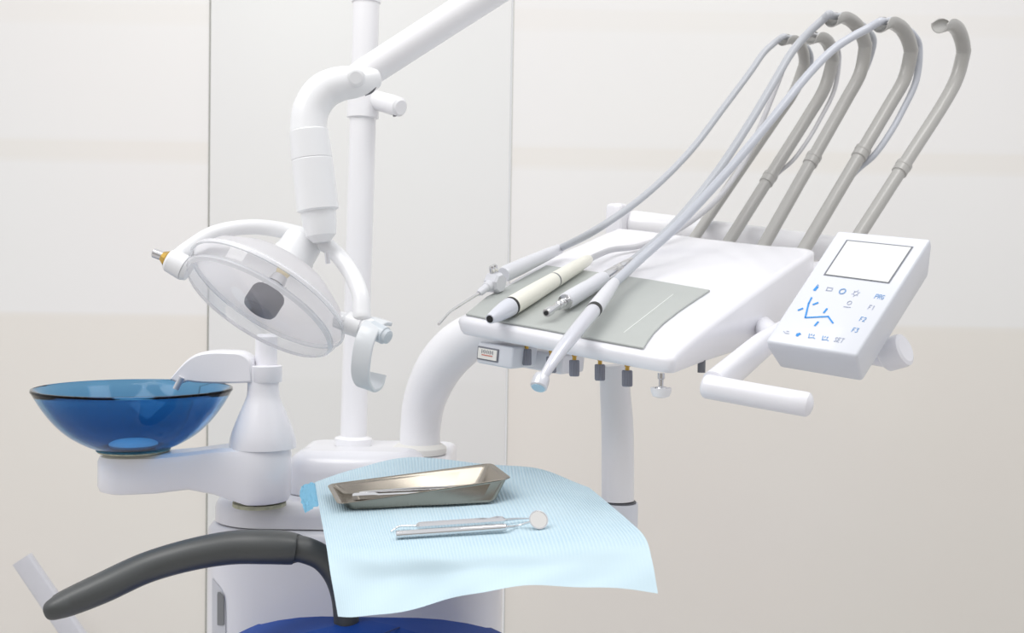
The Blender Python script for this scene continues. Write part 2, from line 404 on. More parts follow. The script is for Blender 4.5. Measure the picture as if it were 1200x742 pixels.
# pole
yp = 1.84
def polept(py): return A(429 - (py / 520) * 15, py, yp)
mb = MB(); P0 = polept(522); P0.z = ZR + .0005; P1 = A(434, -160, yp); PL_ = P1 - P0
f = lambda py: (P0.z - polept(py).z) / (P0.z - P1.z)
turn(mb, P0, P1, [(0, S(15.5, yp)), (1, S(15.5, yp))], 32); POLE = mb.build('pole', M['whitep'], U)
mb = MB(); turn(mb, P0, P1, [(f(139), S(15.6, yp)), (f(138), S(18.5, yp)), (f(106), S(18.5, yp)), (f(104), S(15.6, yp))], 32); mb.build('collar', M['whitep'], POLE)
mb = MB(); turn(mb, P0, P1, [(f(4), S(15.6, yp)), (f(3), S(17, yp)), (f(-60), S(17, yp)), (f(-62), S(15.6, yp))], 32); mb.build('collar', M['whitep'], POLE)
q_ = A(434, -146, yp); mb = MB(); turn(mb, q_, q_ + Vector((S(60, yp) - .004, 0, 0)), [(0, S(12, yp)), (.6, S(12, yp)), (.62, S(19, yp)), (1, S(19, yp))], 24); mb.build('arm_socket', M['whitep'], POLE)
mb = MB(); turn(mb, P0, P1, [(0, S(22, yp)), (.012, S(22, yp)), (.016, S(16, yp))], 32); mb.build('base_ring', M['whitep'], POLE)
mb = MB(); turn(mb, A(436, 116, yp), A(470, 126, yp - .05), [(0, S(11, yp)), (.7, S(11.5, yp)), (.95, S(11, yp)), (1, S(8, yp))], 28); PEG = mb.build('peg', M['whitep'], POLE)
mb = MB(); turn(mb, A(463, 134, yp - .045), A(463.5, 136.3, yp - .045), [(0, .004), (1, .004)], 16); mb.build('peg_screw', M['dark'], PEG)
# curved arm carrying the instrument console
mb = MB()
tube(mb, [(A(492, 526, 1.76), S(23.5, 1.78)), (A(493, 500, 1.76), S(23.5, 1.78)), (A(498, 468, 1.75), S(25, 1.76)), (A(514, 432, 1.72), S(27, 1.73)), (A(538, 405, 1.70), S(28, 1.7)), (A(566, 388, 1.68), S(26, 1.68)), (A(588, 380, 1.67), S(24, 1.68))], 32, 8)
CA = mb.build('curved_arm', M['whitep'], U)
mb = MB(); b0 = A(492, 530, 1.76); b0.z = ZR + .005; lathe(mb, b0, UP, [(S(30, 1.78), -.004), (S(31, 1.78), 0), (S(31, 1.78), .006), (S(25, 1.78), .012)], 40); mb.build('flange', mat('ivory_flange', (.80, .79, .75), .4), CA)

# ------------------------------------------------------------------ spittoon bowl
bc = A(157, 457, ya); k = S(1, ya); zbase = zA
H = bc.z - zbase
mb = MB(); o_ = Vector((bc.x, ya, 0))
RR = S(113, ya)
prof_o = [(.30, .045), (.42, .10), (.55, .20), (.68, .34), (.80, .53), (.90, .74), (.965, .91), (1.0, 1.0)]
prof = [(0.0005, zbase + .045 * H)] + [(RR * a, zbase + H * b) for a, b in cat(prof_o, 3)] + [(RR * .995, zbase + H * 1.035), (RR * .975, zbase + H * 1.04), (RR * .96, zbase + H * 1.01)]
prof += [(RR * (a - .045), zbase + H * (b + .035)) for a, b in cat(prof_o, 3)[::-1][2:]] + [(0.0005, zbase + H * .11)]
B_ = thing('spittoon_bowl', 'blue tinted glass spittoon bowl resting on the white swivel arm', 'bowl', Vector((bc.x, ya, zbase + .002)))
lathe(mb, o_, UP, prof, 72); mb.build('glass_bowl', M['glass'], B_)
mb = MB(); lathe(mb, o_, UP, [(S(40, ya), zbase + .0015), (S(42, ya), zbase + .004), (S(38, ya), zbase + .04 * H)], 48); mb.build('base_ring', M['gasket'], B_)
mb = MB(); lathe(mb, o_, UP, [(S(27, ya), zbase + .115 * H), (S(28, ya), zbase + .15 * H), (S(22, ya), zbase + .19 * H), (.001, zbase + .21 * H)], 40); mb.build('drain_strainer', M['water'], B_)

# ------------------------------------------------------------------ operating lamp
YL = 1.45; s = (YL - .11) / F
LA = thing('operating_lamp', 'white dental operating lamp with clear round shield hanging from a slanted arm', 'lamp', A(305, 360, YL - .11))
lw = M['lamp_white']
def AL(x, y, Y): return A(x, y, Y - .11)
def SL(p, Y): return S(p, Y - .11)
# slanted arm
a0 = AL(416, 94, 1.52); a1 = AL(760, -128, 1.60)
mb = MB(); turn(mb, a0, a1, [(-.03, SL(4, 1.5)), (-.025, SL(11, 1.5)), (0, SL(17, 1.5)), (.04, SL(18, 1.52)), (.3, SL(18.5, 1.52)), (1, SL(20, 1.6))], 36); LARM = mb.build('slanted_arm', M['whitep'], LA)
mb = MB(); tube(mb, [(a1, SL(21, 1.6)), (a1 + Vector((.01, .1, 0)), SL(21, 1.6)), (A(434, -146, yp) + Vector((.22, 0, 0)), SL(19, 1.7)), (A(434, -146, yp) + Vector((.13, 0, 0)), SL(18, 1.8)), (A(434, -146, yp) + Vector((S(60, yp), 0, 0)), SL(17, 1.8))], 24, dome=False); mb.build('carrier_arm', M['whitep'], LA)
# elbow
mb = MB()
tube(mb, [(AL(438, 92, 1.515), SL(13, 1.5)), (AL(418, 96, 1.50), SL(18, 1.5)), (AL(396, 99, 1.49), SL(20, 1.5)), (AL(377, 109, 1.485), SL(21, 1.5)), (AL(364, 130, 1.48), SL(21, 1.5)), (AL(361, 158, 1.475), SL(21, 1.5))], 32, 8)
EL = mb.build('elbow', lw, LA)
mb = MB(); turn(mb, AL(417, 91, 1.4742), AL(416.6, 91, 1.486), [(0, SL(7, 1.45)), (.06, SL(9.5, 1.45)), (.16, SL(10.8, 1.45)), (.3, SL(11.3, 1.45)), (1, SL(11.3, 1.45))], 28); mb.build('pivot_cap', lw, EL)
mb = MB(); tube(mb, [(AL(428, 111.5, 1.506), .0012), (AL(436, 107, 1.505), .002), (AL(441, 100, 1.506), .0012)], 8); mb.build('joint_gap', M['dark'], EL)
# sleeve
q0 = AL(361.5, 152, 1.475); q1 = AL(377, 282, 1.47); L_ = lambda y: (y - 152) / 130
mb = MB(); turn(mb, q0, q1, [(L_(y), SL(r, 1.47)) for y, r in [(152, 20), (154, 23), (186, 24), (187, 23.4), (188, 24.2), (246, 24.6), (247, 23), (248, 20.5), (262, 20), (276, 17.5), (284, 10)]], 36)
mb.build('sleeve', lw, LA)
ax = cdir(-.42, -.79, .43); mj = cdir(math.cos(math.radians(27)), -math.sin(math.radians(27)), .02); mj = (mj - ax * mj.dot(ax)).normalized()
hc = AL(303, 363, YL)
def HP(h, m_=0.0, k_=0.0): return hc + ax * (h * s) + mj * (m_ * s) + ax.cross(mj) * (k_ * s)
px = lambda pr: [(r * s, h * s) for r, h in pr]
mb = MB(); lathe(mb, hc, ax, px([(99, -22), (88, -39), (64, -56), (34, -66), (10, -70), (.5, -70)]), 72, False); mb.f = [f for f in mb.f if len(f) <= 4]; mb.build('reflector_dish', M['reflector'], LA)
mb = MB(); lathe(mb, hc, ax, px([(101, -24), (103, -21), (103, -18), (100, -18)]), 72, True); mb.build('back_rim', M['lip'], LA)
mb = MB(); lathe(mb, hc, ax, px([(100.5, -18), (99.5, -9), (97.5, -2), (93, 2), (70, 5), (40, 8), (.5, 9)]), 72, False)
for i in (0,):   # open towards the dish
    mb.f = [f for f in mb.f if len(f) <= 4]
SH = mb.build('clear_shield', M['clear'], LA)
mb = MB(); lathe(mb, hc, ax, px([(95.5, -2), (97.2, -3.5), (97, -.5), (93, 2.4)]), 72, True); mb.build('shield_lip', M['lip'], SH)
# bulb assembly
mb = MB(); turn(mb, HP(-28), HP(2), [(0, 15 * s), (.06, 19 * s), (.2, 21 * s), (.8, 21 * s), (.94, 19 * s), (1, 15 * s)], 32); BG = mb.build('bulb_guard', M['guard'], LA)
mb = MB(); turn(mb, HP(-50), HP(-28), [(0, 9 * s), (.5, 11 * s), (.52, 8 * s), (1, 8 * s)], 20); mb.build('bulb_socket', M['chrome'], BG)
mb = MB(); turn(mb, HP(-67), HP(-50), [(0, 10 * s), (.6, 9 * s), (1, 7 * s)], 20); mb.build('bulb', M['bulb'], BG)
for q in (-1, 1):
    mb = MB(); tube(mb, [(HP(-40, 13 * q), .0011), (HP(-24, 15 * q), .0011)], 8); mb.build('guard_wire', M['chrome'], BG)
# hub and yoke
mb = MB(); turn(mb, HP(-69), HP(-112), [(0, 27 * s), (.3, 26 * s), (.34, 25 * s), (.8, 24 * s), (1, 17 * s)], 36); mb.build('hub', lw, LA)
mb = MB(); turn(mb, AL(383, 296, 1.45), AL(384.5, 309, 1.45), [(0, .003), (1, .003)], 10); mb.build('lock_pin', M['silver'], LA)
mb = MB()
tube(mb, [(AL(207, 305, 1.46), SL(11, 1.46)), (AL(222, 291, 1.465), SL(9.5, 1.46)), (AL(252, 273, 1.475), SL(9, 1.46)), (AL(295, 266, 1.49), SL(9, 1.47)), (AL(340, 272, 1.50), SL(9.5, 1.5)), (AL(382, 287, 1.49), SL(9.5, 1.47)), (AL(408, 315, 1.47), SL(10, 1.46)), (AL(422, 345, 1.45), SL(10, 1.45)), (AL(424, 372, 1.44), SL(11, 1.44))], 24, 8)
mb.build('yoke', lw, LA)
def along(p, q, t): return p + (q - p) * t
lp = AL(222, 317, YL); lq = AL(197, 304, YL)
mb = MB(); turn(mb, lp, lq, [(0, 13 * s), (.18, 15 * s), (.2, 13.5 * s), (.22, 15.5 * s), (.9, 14 * s), (1, 12 * s)], 28); LP = mb.build('pivot', lw, LA)
mb = MB(); turn(mb, lq, AL(190, 300, YL), [(0, 9 * s), (.3, 9.5 * s), (.6, 8 * s), (1, 6 * s)], 8); mb.build('brass_nut', M['brass'], LP)
mb = MB(); turn(mb, AL(191, 300.5, YL), AL(179, 296, YL), [(0, 5.5 * s), (.9, 5.5 * s), (1, 4 * s)], 20); mb.build('pin', M['chrome'], LP)
rp = AL(394, 374, YL); rq = AL(436, 387, YL - .01)
mb = MB(); turn(mb, rp, rq, [(0, 10 * s), (.22, 11 * s), (.27, 9.5 * s), (.32, 13.5 * s), (.72, 14 * s), (.74, 12.5 * s), (.77, 14 * s), (1, 13 * s)], 28); RP = mb.build('pivot', lw, LA)
# hook handle
mb = MB()
sweep(mb, [(*AL(x, y, yy), 1) for x, y, yy in [(450, 377, 1.455), (442, 377, 1.44), (434, 385, 1.425), (427, 402, 1.415), (423, 425, 1.415), (423, 443, 1.425), (429, 454, 1.44), (438, 450, 1.455), (442, 438, 1.46)]], rrect(0, 0, 2.6 * s, 11.5 * s, 2 * s, 3), ref=cdir(.93, -.30, .2), n=8)
HH = mb.build('hook_handle', mat('hook_grey', (.66, .69, .715), .32, coat=.2), LA)
mb = MB(); turn(mb, AL(436, 386, 1.437), AL(456, 396, 1.425), [(0, 11 * s), (.75, 10.5 * s), (.78, 9 * s), (.95, 8 * s), (1, 5 * s)], 28); KN = mb.build('tension_knob', M['hub_grey'], HH)

# ------------------------------------------------------------------ instrument console
FRp = A(792, 417, 1.30); FLp = A(538, 373, 1.48); BRp = A(955, 295, 1.70)
N = (FLp - FRp).cross(BRp - FRp).normalized()
if N.z < 0: N = -N
def Q(x, y, h=0.0): return PLN(FRp, N, x, y, h)
DC = thing('instrument_console', 'white sloping dental instrument console with knobs and gauge beneath its front edge', 'instrument console', Vector((.15, 1.55, .62)))
outl = [(541, 373), (600, 384), (680, 400), (740, 411), (774, 417), (789, 417.5), (797, 412), (808, 402), (832, 382), (880, 346), (930, 311), (952, 296), (948, 290), (900, 286), (820, 277), (735, 267), (718, 269), (680, 285), (640, 303), (590, 333), (560, 354), (543, 367)]
OP = [Q(x, y) for x, y in catloop(outl, 5)]
n_ = len(OP)
B0 = FRp - UP * .023; B1 = FLp - UP * .023; B2 = BRp - UP * .125
NB = (B1 - B0).cross(B2 - B0).normalized()
if NB.z < 0: NB = -NB
def drop(P, h=0.0): return [Vector((p.x, p.y, (B0.z + h) - (NB.x * (p.x - B0.x) + NB.y * (p.y - B0.y)) / NB.z)) for p in P]
mb = MB()
def lift(P, h): return [p + N * h for p in P]
bo = inset(OP, N, .003)
OC = sum(OP, Vector()) / n_
def insc(P, d): return [p + (OC - p).normalized() * d for p in P]
mb.rings([lift(insc(OP, .014), 0), lift(insc(OP, .006), -.0012), lift(insc(OP, .0015), -.0042), lift(OP, -.0075), drop(insc(OP, .004), .006), drop(insc(OP, .008), .001), drop(insc(OP, .016), 0)])
mb.build('console_shell', W, DC, smooth=50)
# rear rail behind the top surface
mb = MB(); tube(mb, [(A(742, 262, 2.03), S(16, 1.95)), (A(850, 276, 1.98), S(16, 1.95)), (A(985, 294, 1.91), S(16, 1.95))], 24, 4); mb.build('rear_rail', M['whitep'], DC)
mb = MB(); box(mb, A(724, 262, 2.02), Vector((.82, -.5, 0)) * S(12, 1.95), Vector((.5, .82, 0)) * .022, UP * S(24, 1.95)); mb.build('rail_end', W, DC, bevel=.009)
# gauge box beneath the front left
def on_front(px_, py_, back=0.0):      # a point under the front edge; back = metres behind that edge
    t = (px_ - 541) / (793 - 541); Y = 1.48 + (1.30 - 1.48) * t
    return A(px_, py_, Y + back)
uf = (FRp - FLp); uf.z *= .9; uf.normalize(); vb = Vector((-uf.y, uf.x, 0)).normalized()
mb = MB(); gc = on_front(593, 415, .045); wN = uf.cross(vb).normalized()
box(mb, gc + uf * .002, uf * .029, vb * .03, wN * S(13, 1.45)); GB = mb.build('gauge_box', M['panel'], DC, bevel=.004)
mb = MB(); fc = gc - vb * .0305 + uf * -.008
box(mb, fc, uf * S(15.5, 1.45), vb * .0012, wN * S(8, 1.45)); GF = mb.build('gauge_frame', M['bezel'], GB, bevel=.001)
mb = MB(); box(mb, fc - vb * .0012, uf * S(13.6, 1.45), vb * .0007, wN * S(6.2, 1.45)); mb.build('gauge_dial', M['dial'], GB)
mb = MB()
for i in range(9):
    box(mb, fc - vb * .0021 + uf * S(-8 + 2 * i, 1.45) + wN * S(2.6, 1.45), uf * S(.35, 1.45), vb * .0002, wN * S(1.6 if i % 2 else 2.3, 1.45))
mb.build('gauge_scale', M['bezel'], GB)
mb = MB(); box(mb, fc - vb * .0021 - wN * S(1.5, 1.45), uf * S(8, 1.45), vb * .0002, wN * S(.6, 1.45)); mb.build('gauge_needle', M['red'], GB)
mb = MB(); box(mb, on_front(640, 421, .13), uf * .045, vb * .03, wN * S(12, 1.45)); mb.build('valve_block', W, DC, bevel=.004)
# knurled knobs
for kx, ky in ((617, 418), (646, 427), (673, 431), (703, 436), (735, 443)):
    top_ = on_front(kx, ky - 9, .045); bt = on_front(kx, ky + 10, .045)
    r = S(6.2, 1.42); ribs = MB(); sg = 36
    for rr_, f_ in ((0, 0), (0, 1)): pass
    ax_ = (bt - top_)
    pr = []
    for t, q in ((0, .86), (.06, 1), (.92, 1), (1, .86)):
        pr.append([top_ + ax_ * t + (X * math.cos(2 * math.pi * i / sg) + Yv * math.sin(2 * math.pi * i / sg)) * (r * q * (1 if (i // 1) % 3 else .9)) for i in range(sg)])
    ribs.rings(pr); KB = ribs.build('control_knob', M['knob'], DC, smooth=25)
    mb = MB(); turn(mb, on_front(kx + .4, ky - 17, .045), top_, [(0, r * .55), (.45, r * .55), (.5, r * .4), (1, r * .4)], 16); mb.build('stem', M['brass'], KB)
# levelling foot knob
t0 = on_front(775, 441, .03)
mb = MB(); lathe(mb, t0, UP, [(.0045, .004), (.0045, -.003), (.003, -.004), (.003, -.012), (.007, -.013), (.0085, -.016), (.0085, -.017)], 24); ST = mb.build('foot_stem', M['chrome'], DC)
mb = MB(); lathe(mb, t0, UP, [(.0095, -.0145), (.0128, -.014), (.0125, -.019), (.010, -.0245), (.004, -.0265)], 28); mb.build('foot_cap', M['whitep'], ST)
mb = MB(); c_ = A(822, 433, 1.40); lathe(mb, c_, UP, [(.005, -.004), (.005, .012)], 16); mb.build('underside_bolt', M['dark'], DC)
# post below the console
yq = 1.55
mb = MB(); tube(mb, [(A(719, 428, yq), S(17, yq)), (A(721, 460, yq), S(18, yq)), (A(723.5, 500, yq), S(19, yq)), (A(724, 550, yq), S(19.3, yq)), (A(724, 586, yq), S(19.3, yq))], 32, 6, dome=False); mb.build('support_post', M['whitep'], DC)
# L-shaped grab handle
mb = MB()
sweep(mb, [(*A(918, 388, 1.47), .8), (*A(893, 405, 1.42), .95), (*A(862, 431, 1.345), 1), (*A(836, 452, 1.29), 1)], circ(28, S(17, 1.33), S(13, 1.33), .75), n=4)
HA = mb.build('handle_bracket', W, DC)
mb = MB(); tube(mb, [(A(910, 396, 1.455), S(12, 1.45)), (A(900, 388, 1.51), S(12.5, 1.5)), (A(893, 382, 1.57), S(12.5, 1.55))], 24, 4); mb.build('handle_pivot', W, DC)
mb = MB(); ro_ = [A(800, 291, 1.925) - UP * .032, A(900, 299, 1.845) - UP * .032, A(1004, 293, 1.755) - UP * .032]
tube(mb, [(p, .018) for p in ro_], 24, 4); RBAR = mb.build('hose_arm_bar', W, DC)
for t in (.2, .62):
    p = ro_[0].lerp(ro_[2], t) - UP * .004; mb = MB(); turn(mb, p, p + Vector((-.035, -.10, -.012)), [(0, .012), (1, .012)], 16); mb.build('bar_bracket', W, RBAR)
mb = MB(); tube(mb, [(A(829, 453, 1.285), S(14.5, 1.28)), (A(880, 462.5, 1.26), S(14.5, 1.26)), (A(945, 474, 1.23), S(14.8, 1.23))], 32, 4); mb.build('grab_handle', W, DC)

# grey mat on the console
mo = [(546, 370), (570, 350), (600, 335), (640, 313), (662, 316), (700, 321), (760, 329.5), (832, 342), (815, 353), (796, 366), (778, 380), (766, 392), (759, 402), (754, 410), (700, 400), (640, 388), (590, 379)]
mp_ = [Q(x, y) for x, y in mo]
mb = MB(); mb.rings([lift(mp_, .0006), lift(mp_, .0024), lift(inset(mp_, N, .0007), .003)])
IM = thing('instrument_mat', 'grey silicone mat lying on the sloping top of the white console', 'mat', Q(690, 360))
mb.build('mat_sheet', M['mat'], IM, smooth=30)
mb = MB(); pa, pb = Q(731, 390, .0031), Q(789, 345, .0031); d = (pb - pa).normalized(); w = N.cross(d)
box(mb, (pa + pb) / 2, (pb - pa) / 2, w * .0007, N * .0003); mb.build('reflection_streak', M['streak'], IM)  # thin pale strip stands in for a tube-light reflection on the mat

# ------------------------------------------------------------------ hose arms (five) and their hooks
rods = [
    dict(b=(806, 290), c=None, Y=1.90, p=[(910, 138), (930, 108), (942, 76), (939, 55), (929, 45), (917, 45.5)], s=(.82),
         l='grey hose arm farthest left, its hook holding the syringe hose'),
    dict(b=(846, 296), c=(900, 212), Y=1.865, p=[(946, 138), (966, 104), (975.5, 72), (971, 51), (961, 42), (949, 43)], s=(.95),
         l='grey hose arm second from the left, its hook holding the cream scaler hose'),
    dict(b=(887, 302), c=(947, 190), Y=1.79, p=[(991, 118), (1008, 86), (1014, 55), (1004, 30), (988, 19), (974, 22)], s=(1.0),
         l='grey hose arm in the middle of the five, reaching highest, holding the micromotor hose'),
    dict(b=(934, 306), c=(1006, 182), Y=1.765, p=[(1042, 124), (1060, 92), (1067.5, 61), (1059, 36), (1044, 25), (1031, 28)], s=(1.05),
         l='grey hose arm second from the right, its hook holding the turbine hose'),
    dict(b=(996, 292), c=(1056, 200), Y=1.74, p=[(1104, 124), (1121, 92), (1129, 62), (1124, 38), (1114, 27.5), (1101, 28.5)], s=(1.05),
         l='grey hose arm farthest right with an empty hook, behind the control panel'),
]
def cprof(ro, ri, half=118, n=24):
    out = [(ro * math.cos(math.radians(180 - half + 2 * half * k / n)), ro * math.sin(math.radians(180 - half + 2 * half * k / n))) for k in range(n + 1)]
    inn = [(ri * math.cos(math.radians(180 - half + 2 * half * k / n)), ri * math.sin(math.radians(180 - half + 2 * half * k / n))) for k in range(n + 1)]
    return out + inn[::-1]
hookpts = []
for R_ in rods:
    Y = R_['Y'] + .02; dY = .12
    base = A(*R_['b'], Y); pts = R_['p']
    ys = [Y + dY, Y + dY + .015, Y + dY + .012, Y + dY - .012, Y + dY - .04, Y + dY - .065]
    P = [A(x, y, yy) for (x, y), yy in zip(pts, ys)]
    Y = Y; rad = S(7.5, Y + .1) * R_['s']
    T = thing('hose_arm', R_['l'], 'hose arm', base, 'grey hose arms behind the console')
    mb = MB(); d0 = (P[0] - base)
    tube(mb, [(base, rad * .96), (base + d0 * .33, rad * .96), (base + d0 * .66, rad * .98), (P[0], rad), (P[1], rad * 1.03), (P[2], rad * 1.05), (along(P[2], P[3], .12), rad * 1.05)], 24, 6, dome=False); RO = mb.build('rod', M['rod'], T)
    if R_['c']:
        t = (R_['c'][1] - R_['b'][1]) / (pts[0][1] - R_['b'][1]); cc = base + d0 * t; dn = d0.normalized()
        mb = MB(); turn(mb, cc - dn * .011, cc + dn * .011, [(0, rad), (.05, rad * 1.14), (.6, rad * 1.14), (.65, rad * 1.2), (.95, rad * 1.2), (1, rad)], 24); mb.build('collar', M['rod'], T)
    # hook: open channel, its mouth turned away from the bend centre
    tip = P[5]
    Bn = (P[1] - P[0]).cross(P[4] - P[1]).normalized()
    hp = [P[2], P[3], P[4], tip]
    hs = [1.055, 1.09, 1.13, 1.28]
    cc = (P[1] + P[4]) / 2
    pts_ = cat([(*P[1], 1.04)] + [(*p, q) for p, q in zip(hp, hs)], 8)[8:]
    PP = [Vector(p[:3]) for p in pts_]; fr = frames(PP, Bn)
    sgn = 1 if fr[10][0].dot(PP[10] - cc) > 0 else -1
    L = len(PP); mb = MB(); rr = []
    for i in range(L):
        f_ = i / (L - 1)
        half = 180 - 57 * min(1, f_ / .12)
        half = min(half, 176)
        if f_ > .86: half -= 28 * (f_ - .86) / .14
        rr.append([PP[i] + (fr[i][0] * x * sgn + fr[i][1] * y) * pts_[i][3] for x, y in cprof(rad, rad * .87, half)])
    mb.rings(rr); mb.build('hook', M['rod'], T, smooth=60)
    hookpts.append(dict(P=PP, out=[fr[i][0] * sgn for i in range(L)], base=base, d0=d0, P0=P[0], rad=rad, P1=P[1], P2=P[2], B=Bn))

def hose_path(i, lead, r, behind):
    """lead: points from the handpiece up to the hook; then over the hook and down along the rod"""
    h = hookpts[i]; L = len(h['P']); o = h['rad'] * .83 - r - .0006
    path = [(p, r) for p in lead]
    if i in (1, 2):
        path[-1] = (path[-1][0].lerp(h['P'][L - 1], .3) + h['out'][L - 1] * .006, r)
        path.append((h['P'][L - 1] + (h['P'][L - 1] - h['P'][L - 4]).normalized() * .007 + h['out'][L - 1] * .0085, r))
    for j, o_ in ((L - 1, .006 if i in (1, 2) else .0035), (L - 5, .0005), (L - 9, .001), (L - 13, .002), (L - 17, .006), (L - 21, .016)):
        path.append((h['P'][j] + h['out'][j] * o_, r * (.95 if j > L - 4 else .84)))
    oo = h['rad'] * 1.06 + r
    path.append((h['P2'] + h['out'][0] * (oo + .006), r * .92))
    path.append((h['P1'] + (behind * .6 + h['out'][0] * .4).normalized() * (oo + .005), r * .85))
    path.append((h['P0'] + behind * (oo + .006), r * .8))
    for t, k in ((.85, 0), (.7, .3), (.58, .75), (.45, 1), (.3, 1), (.15, 1)):
        path.append((h['base'] + h['d0'] * t + (behind * (1 - k) + back * k).normalized() * (oo + .0068), r * .8))
    return path
back = Vector((.35, .9, .1)).normalized(); right = Vector((.92, .1, -.35)).normalized()

# --- air-water syringe
def piece(name, label, cat_, at): return thing(name, label, cat_, at, 'handpieces lying on the grey mat')
SY = piece('air_water_syringe', 'air-water syringe with bent metal needle at the left end of the grey mat', 'dental syringe', Q(600, 335))
hs0 = Q(590, 322, .017); hs1 = Q(657, 291, .018)
mb = MB(); turn(mb, hs0, hs1, [(0, S(8.5, 1.56)), (.05, S(10, 1.56)), (.3, S(9.6, 1.56)), (.75, S(7.8, 1.58)), (.97, S(6.4, 1.6)), (1, S(5, 1.6))], 28); mb.build('handle', M['grip'], SY)
mb = MB(); hb = Q(580, 331, .017); u1 = (hs1 - hs0).normalized(); v1 = N; w1 = u1.cross(v1).normalized()
pr8 = [(math.cos(math.radians(22.5 + 45 * q)), math.sin(math.radians(22.5 + 45 * q))) for q in range(8)]
fr_ = w1 if w1.dot(CAM - hb) > 0 else -w1
rr = []
for q, dd in ((.82, -.011), (1, -.008), (1, .008), (.84, .0115)):
    rr.append([hb + (u1 * x + v1 * y) * S(12.5, 1.53) * q + fr_ * dd for x, y in pr8])
mb.rings(rr); HBk = mb.build('head_block', M['grip'], SY, smooth=25)
for q, e in ((0, .003), (.0068, .0)):
    mb = MB(); p_ = hb + v1 * .012 - u1 * (.001 - q) - fr_ * .002; turn(mb, p_, p_ + v1 * .013 - u1 * .002, [(0, .0042), (.8, .0042), (1, .003)], 16); mb.build('button', M['chrome'], HBk)
nz0 = hb - u1 * .013; nz1 = Q(561, 344, .013)
mb = MB(); turn(mb, nz0, nz1, [(0, .0075), (.3, .007), (.35, .0055), (.8, .0055), (1, .0035)], 20); mb.build('nozzle_collar', M['grip'], SY)
mb = MB(); tube(mb, [(nz1, .0024), (Q(548, 352, .0125), .0022), (Q(536, 359.5, .0115), .0021), (Q(527, 366, .010), .002), (Q(514, 380, .007), .0019)], 12, 6, dome=False); mb.build('needle', M['chrome'], SY)
mb = MB(); tube(mb, hose_path(0, [hs1 - (hs1 - hs0).normalized() * .004, A(700, 268.5, 1.66), A(757, 228, 1.74), A(808, 178, 1.82), A(848, 126, 1.89), A(878, 86, 1.94), A(894, 63, 1.965), A(906, 51.5, 1.975)], S(4.4, 1.7), back), 16, 6); mb.build('hose', M['hose'], SY)

# --- cream scaler handpiece
SCp = piece('scaler_handpiece', 'cream coloured scaler handpiece with pale grey nose lying on the mat', 'scaler', Q(630, 345))
r_ = S(10.8, 1.5); c0 = Q(574, 374, r_ + .005); c1 = Q(690, 304, r_ * .8 + .005)
tt = lambda x: (x - 574) / 116
mb = MB(); turn(mb, c0, c1, [(tt(596), r_ * 1.0), (tt(597), r_ * 1.04), (tt(620), r_ * 1.0), (tt(644), r_ * .9), (tt(645), r_ * .86), (tt(646), r_ * .9), (tt(672), r_ * .8), (tt(687), r_ * .68), (1, r_ * .55)], 32); CBd = mb.build('body', M['cream'], SCp)
mb = MB(); turn(mb, c0, c1, [(tt(594), r_ * .98), (tt(596.5), r_ * 1.02)], 32); mb.build('seal_ring', M['black'], SCp)
mb = MB(); turn(mb, c0, c1, [(0, r_ * .5), (.01, r_ * .55), (tt(582), r_ * .78), (tt(590), r_ * .97), (tt(594.5), r_ * 1.0)], 32); NS = mb.build('nose', mat('pale_lavender_plastic', (.66, .68, .74), .3, coat=.2), SCp)
mb = MB(); turn(mb, c0, c1, [(-.002, r_ * .38), (.005, r_ * .38)], 20); mb.build('nose_opening', M['black'], NS)
mb = MB(); turn(mb, c0, c1, [(tt(644.3), r_ * .885), (tt(645.7), r_ * .885)], 32); mb.build('joint_ring', M['dark'], CBd)
mb = MB(); tube(mb, hose_path(1, [c1, Q(716, 293, .012), Q(750, 288, .008), A(792, 271, 1.80), A(838, 236, 1.87), A(872, 190, 1.93), A(890, 150, 1.96), A(908, 106, 1.98), A(921, 74, 1.98), A(935, 52, 1.962)], S(3.6, 1.7), right), 16, 6); mb.build('hose', mat('pale_hose', (.60, .60, .62), .35, noise=.02), SCp)

# --- micromotor connector
MM = piece('micromotor_handpiece', 'silver micromotor connector without attachment, between scaler and turbine', 'micromotor', Q(680, 345))
r_ = S(9.4, 1.48); m0 = Q(640, 367, r_ + .006); m1 = Q(741, 306, r_ + .006); tt = lambda x: (x - 640) / 101
mb = MB(); turn(mb, m0, m1, [(tt(660), r_ * .9), (tt(661), r_ * 1.05), (tt(666), r_ * 1.08), (tt(684), r_ * 1.04), (tt(686), r_ * 1.0), (tt(700), r_ * 1.05), (tt(704), r_ * .95)], 32); MBd = mb.build('motor_body', M['grip'], MM)
mb = MB(); turn(mb, m0, m1, [(tt(703), r_ * .72), (tt(704), r_ * .82), (tt(722), r_ * .78), (tt(723), r_ * .7), (tt(725), r_ * .7), (tt(726), r_ * .76), (tt(733), r_ * .74), (tt(741), r_ * .6)], 32); mb.build('coupling', M['chrome'], MM)
mb = MB(); turn(mb, m0, m1, [(0, r_ * .48), (.01, r_ * .56), (tt(645), r_ * .56), (tt(646), r_ * .42), (tt(652), r_ * .42), (tt(652.5), r_ * .56), (tt(654), r_ * .56), (tt(654.5), r_ * .42), (tt(656), r_ * .42), (tt(656.5), r_ * .56), (tt(658), r_ * .56), (tt(658.5), r_ * .45), (tt(660), r_ * .45)], 28); TPp = mb.build('coupling_tip', M['chrome'], MM)
mb = MB(); turn(mb, m0, m1, [(-.003, r_ * .3), (.004, r_ * .3)], 20); mb.build('tip_opening', M['black'], TPp)
mb = MB(); turn(mb, m0, m1, [(tt(659.3), r_ * .45), (tt(659.6), r_ * .93), (tt(660.6), r_ * .97)], 28); mb.build('end_ring', M['chrome'], MBd)
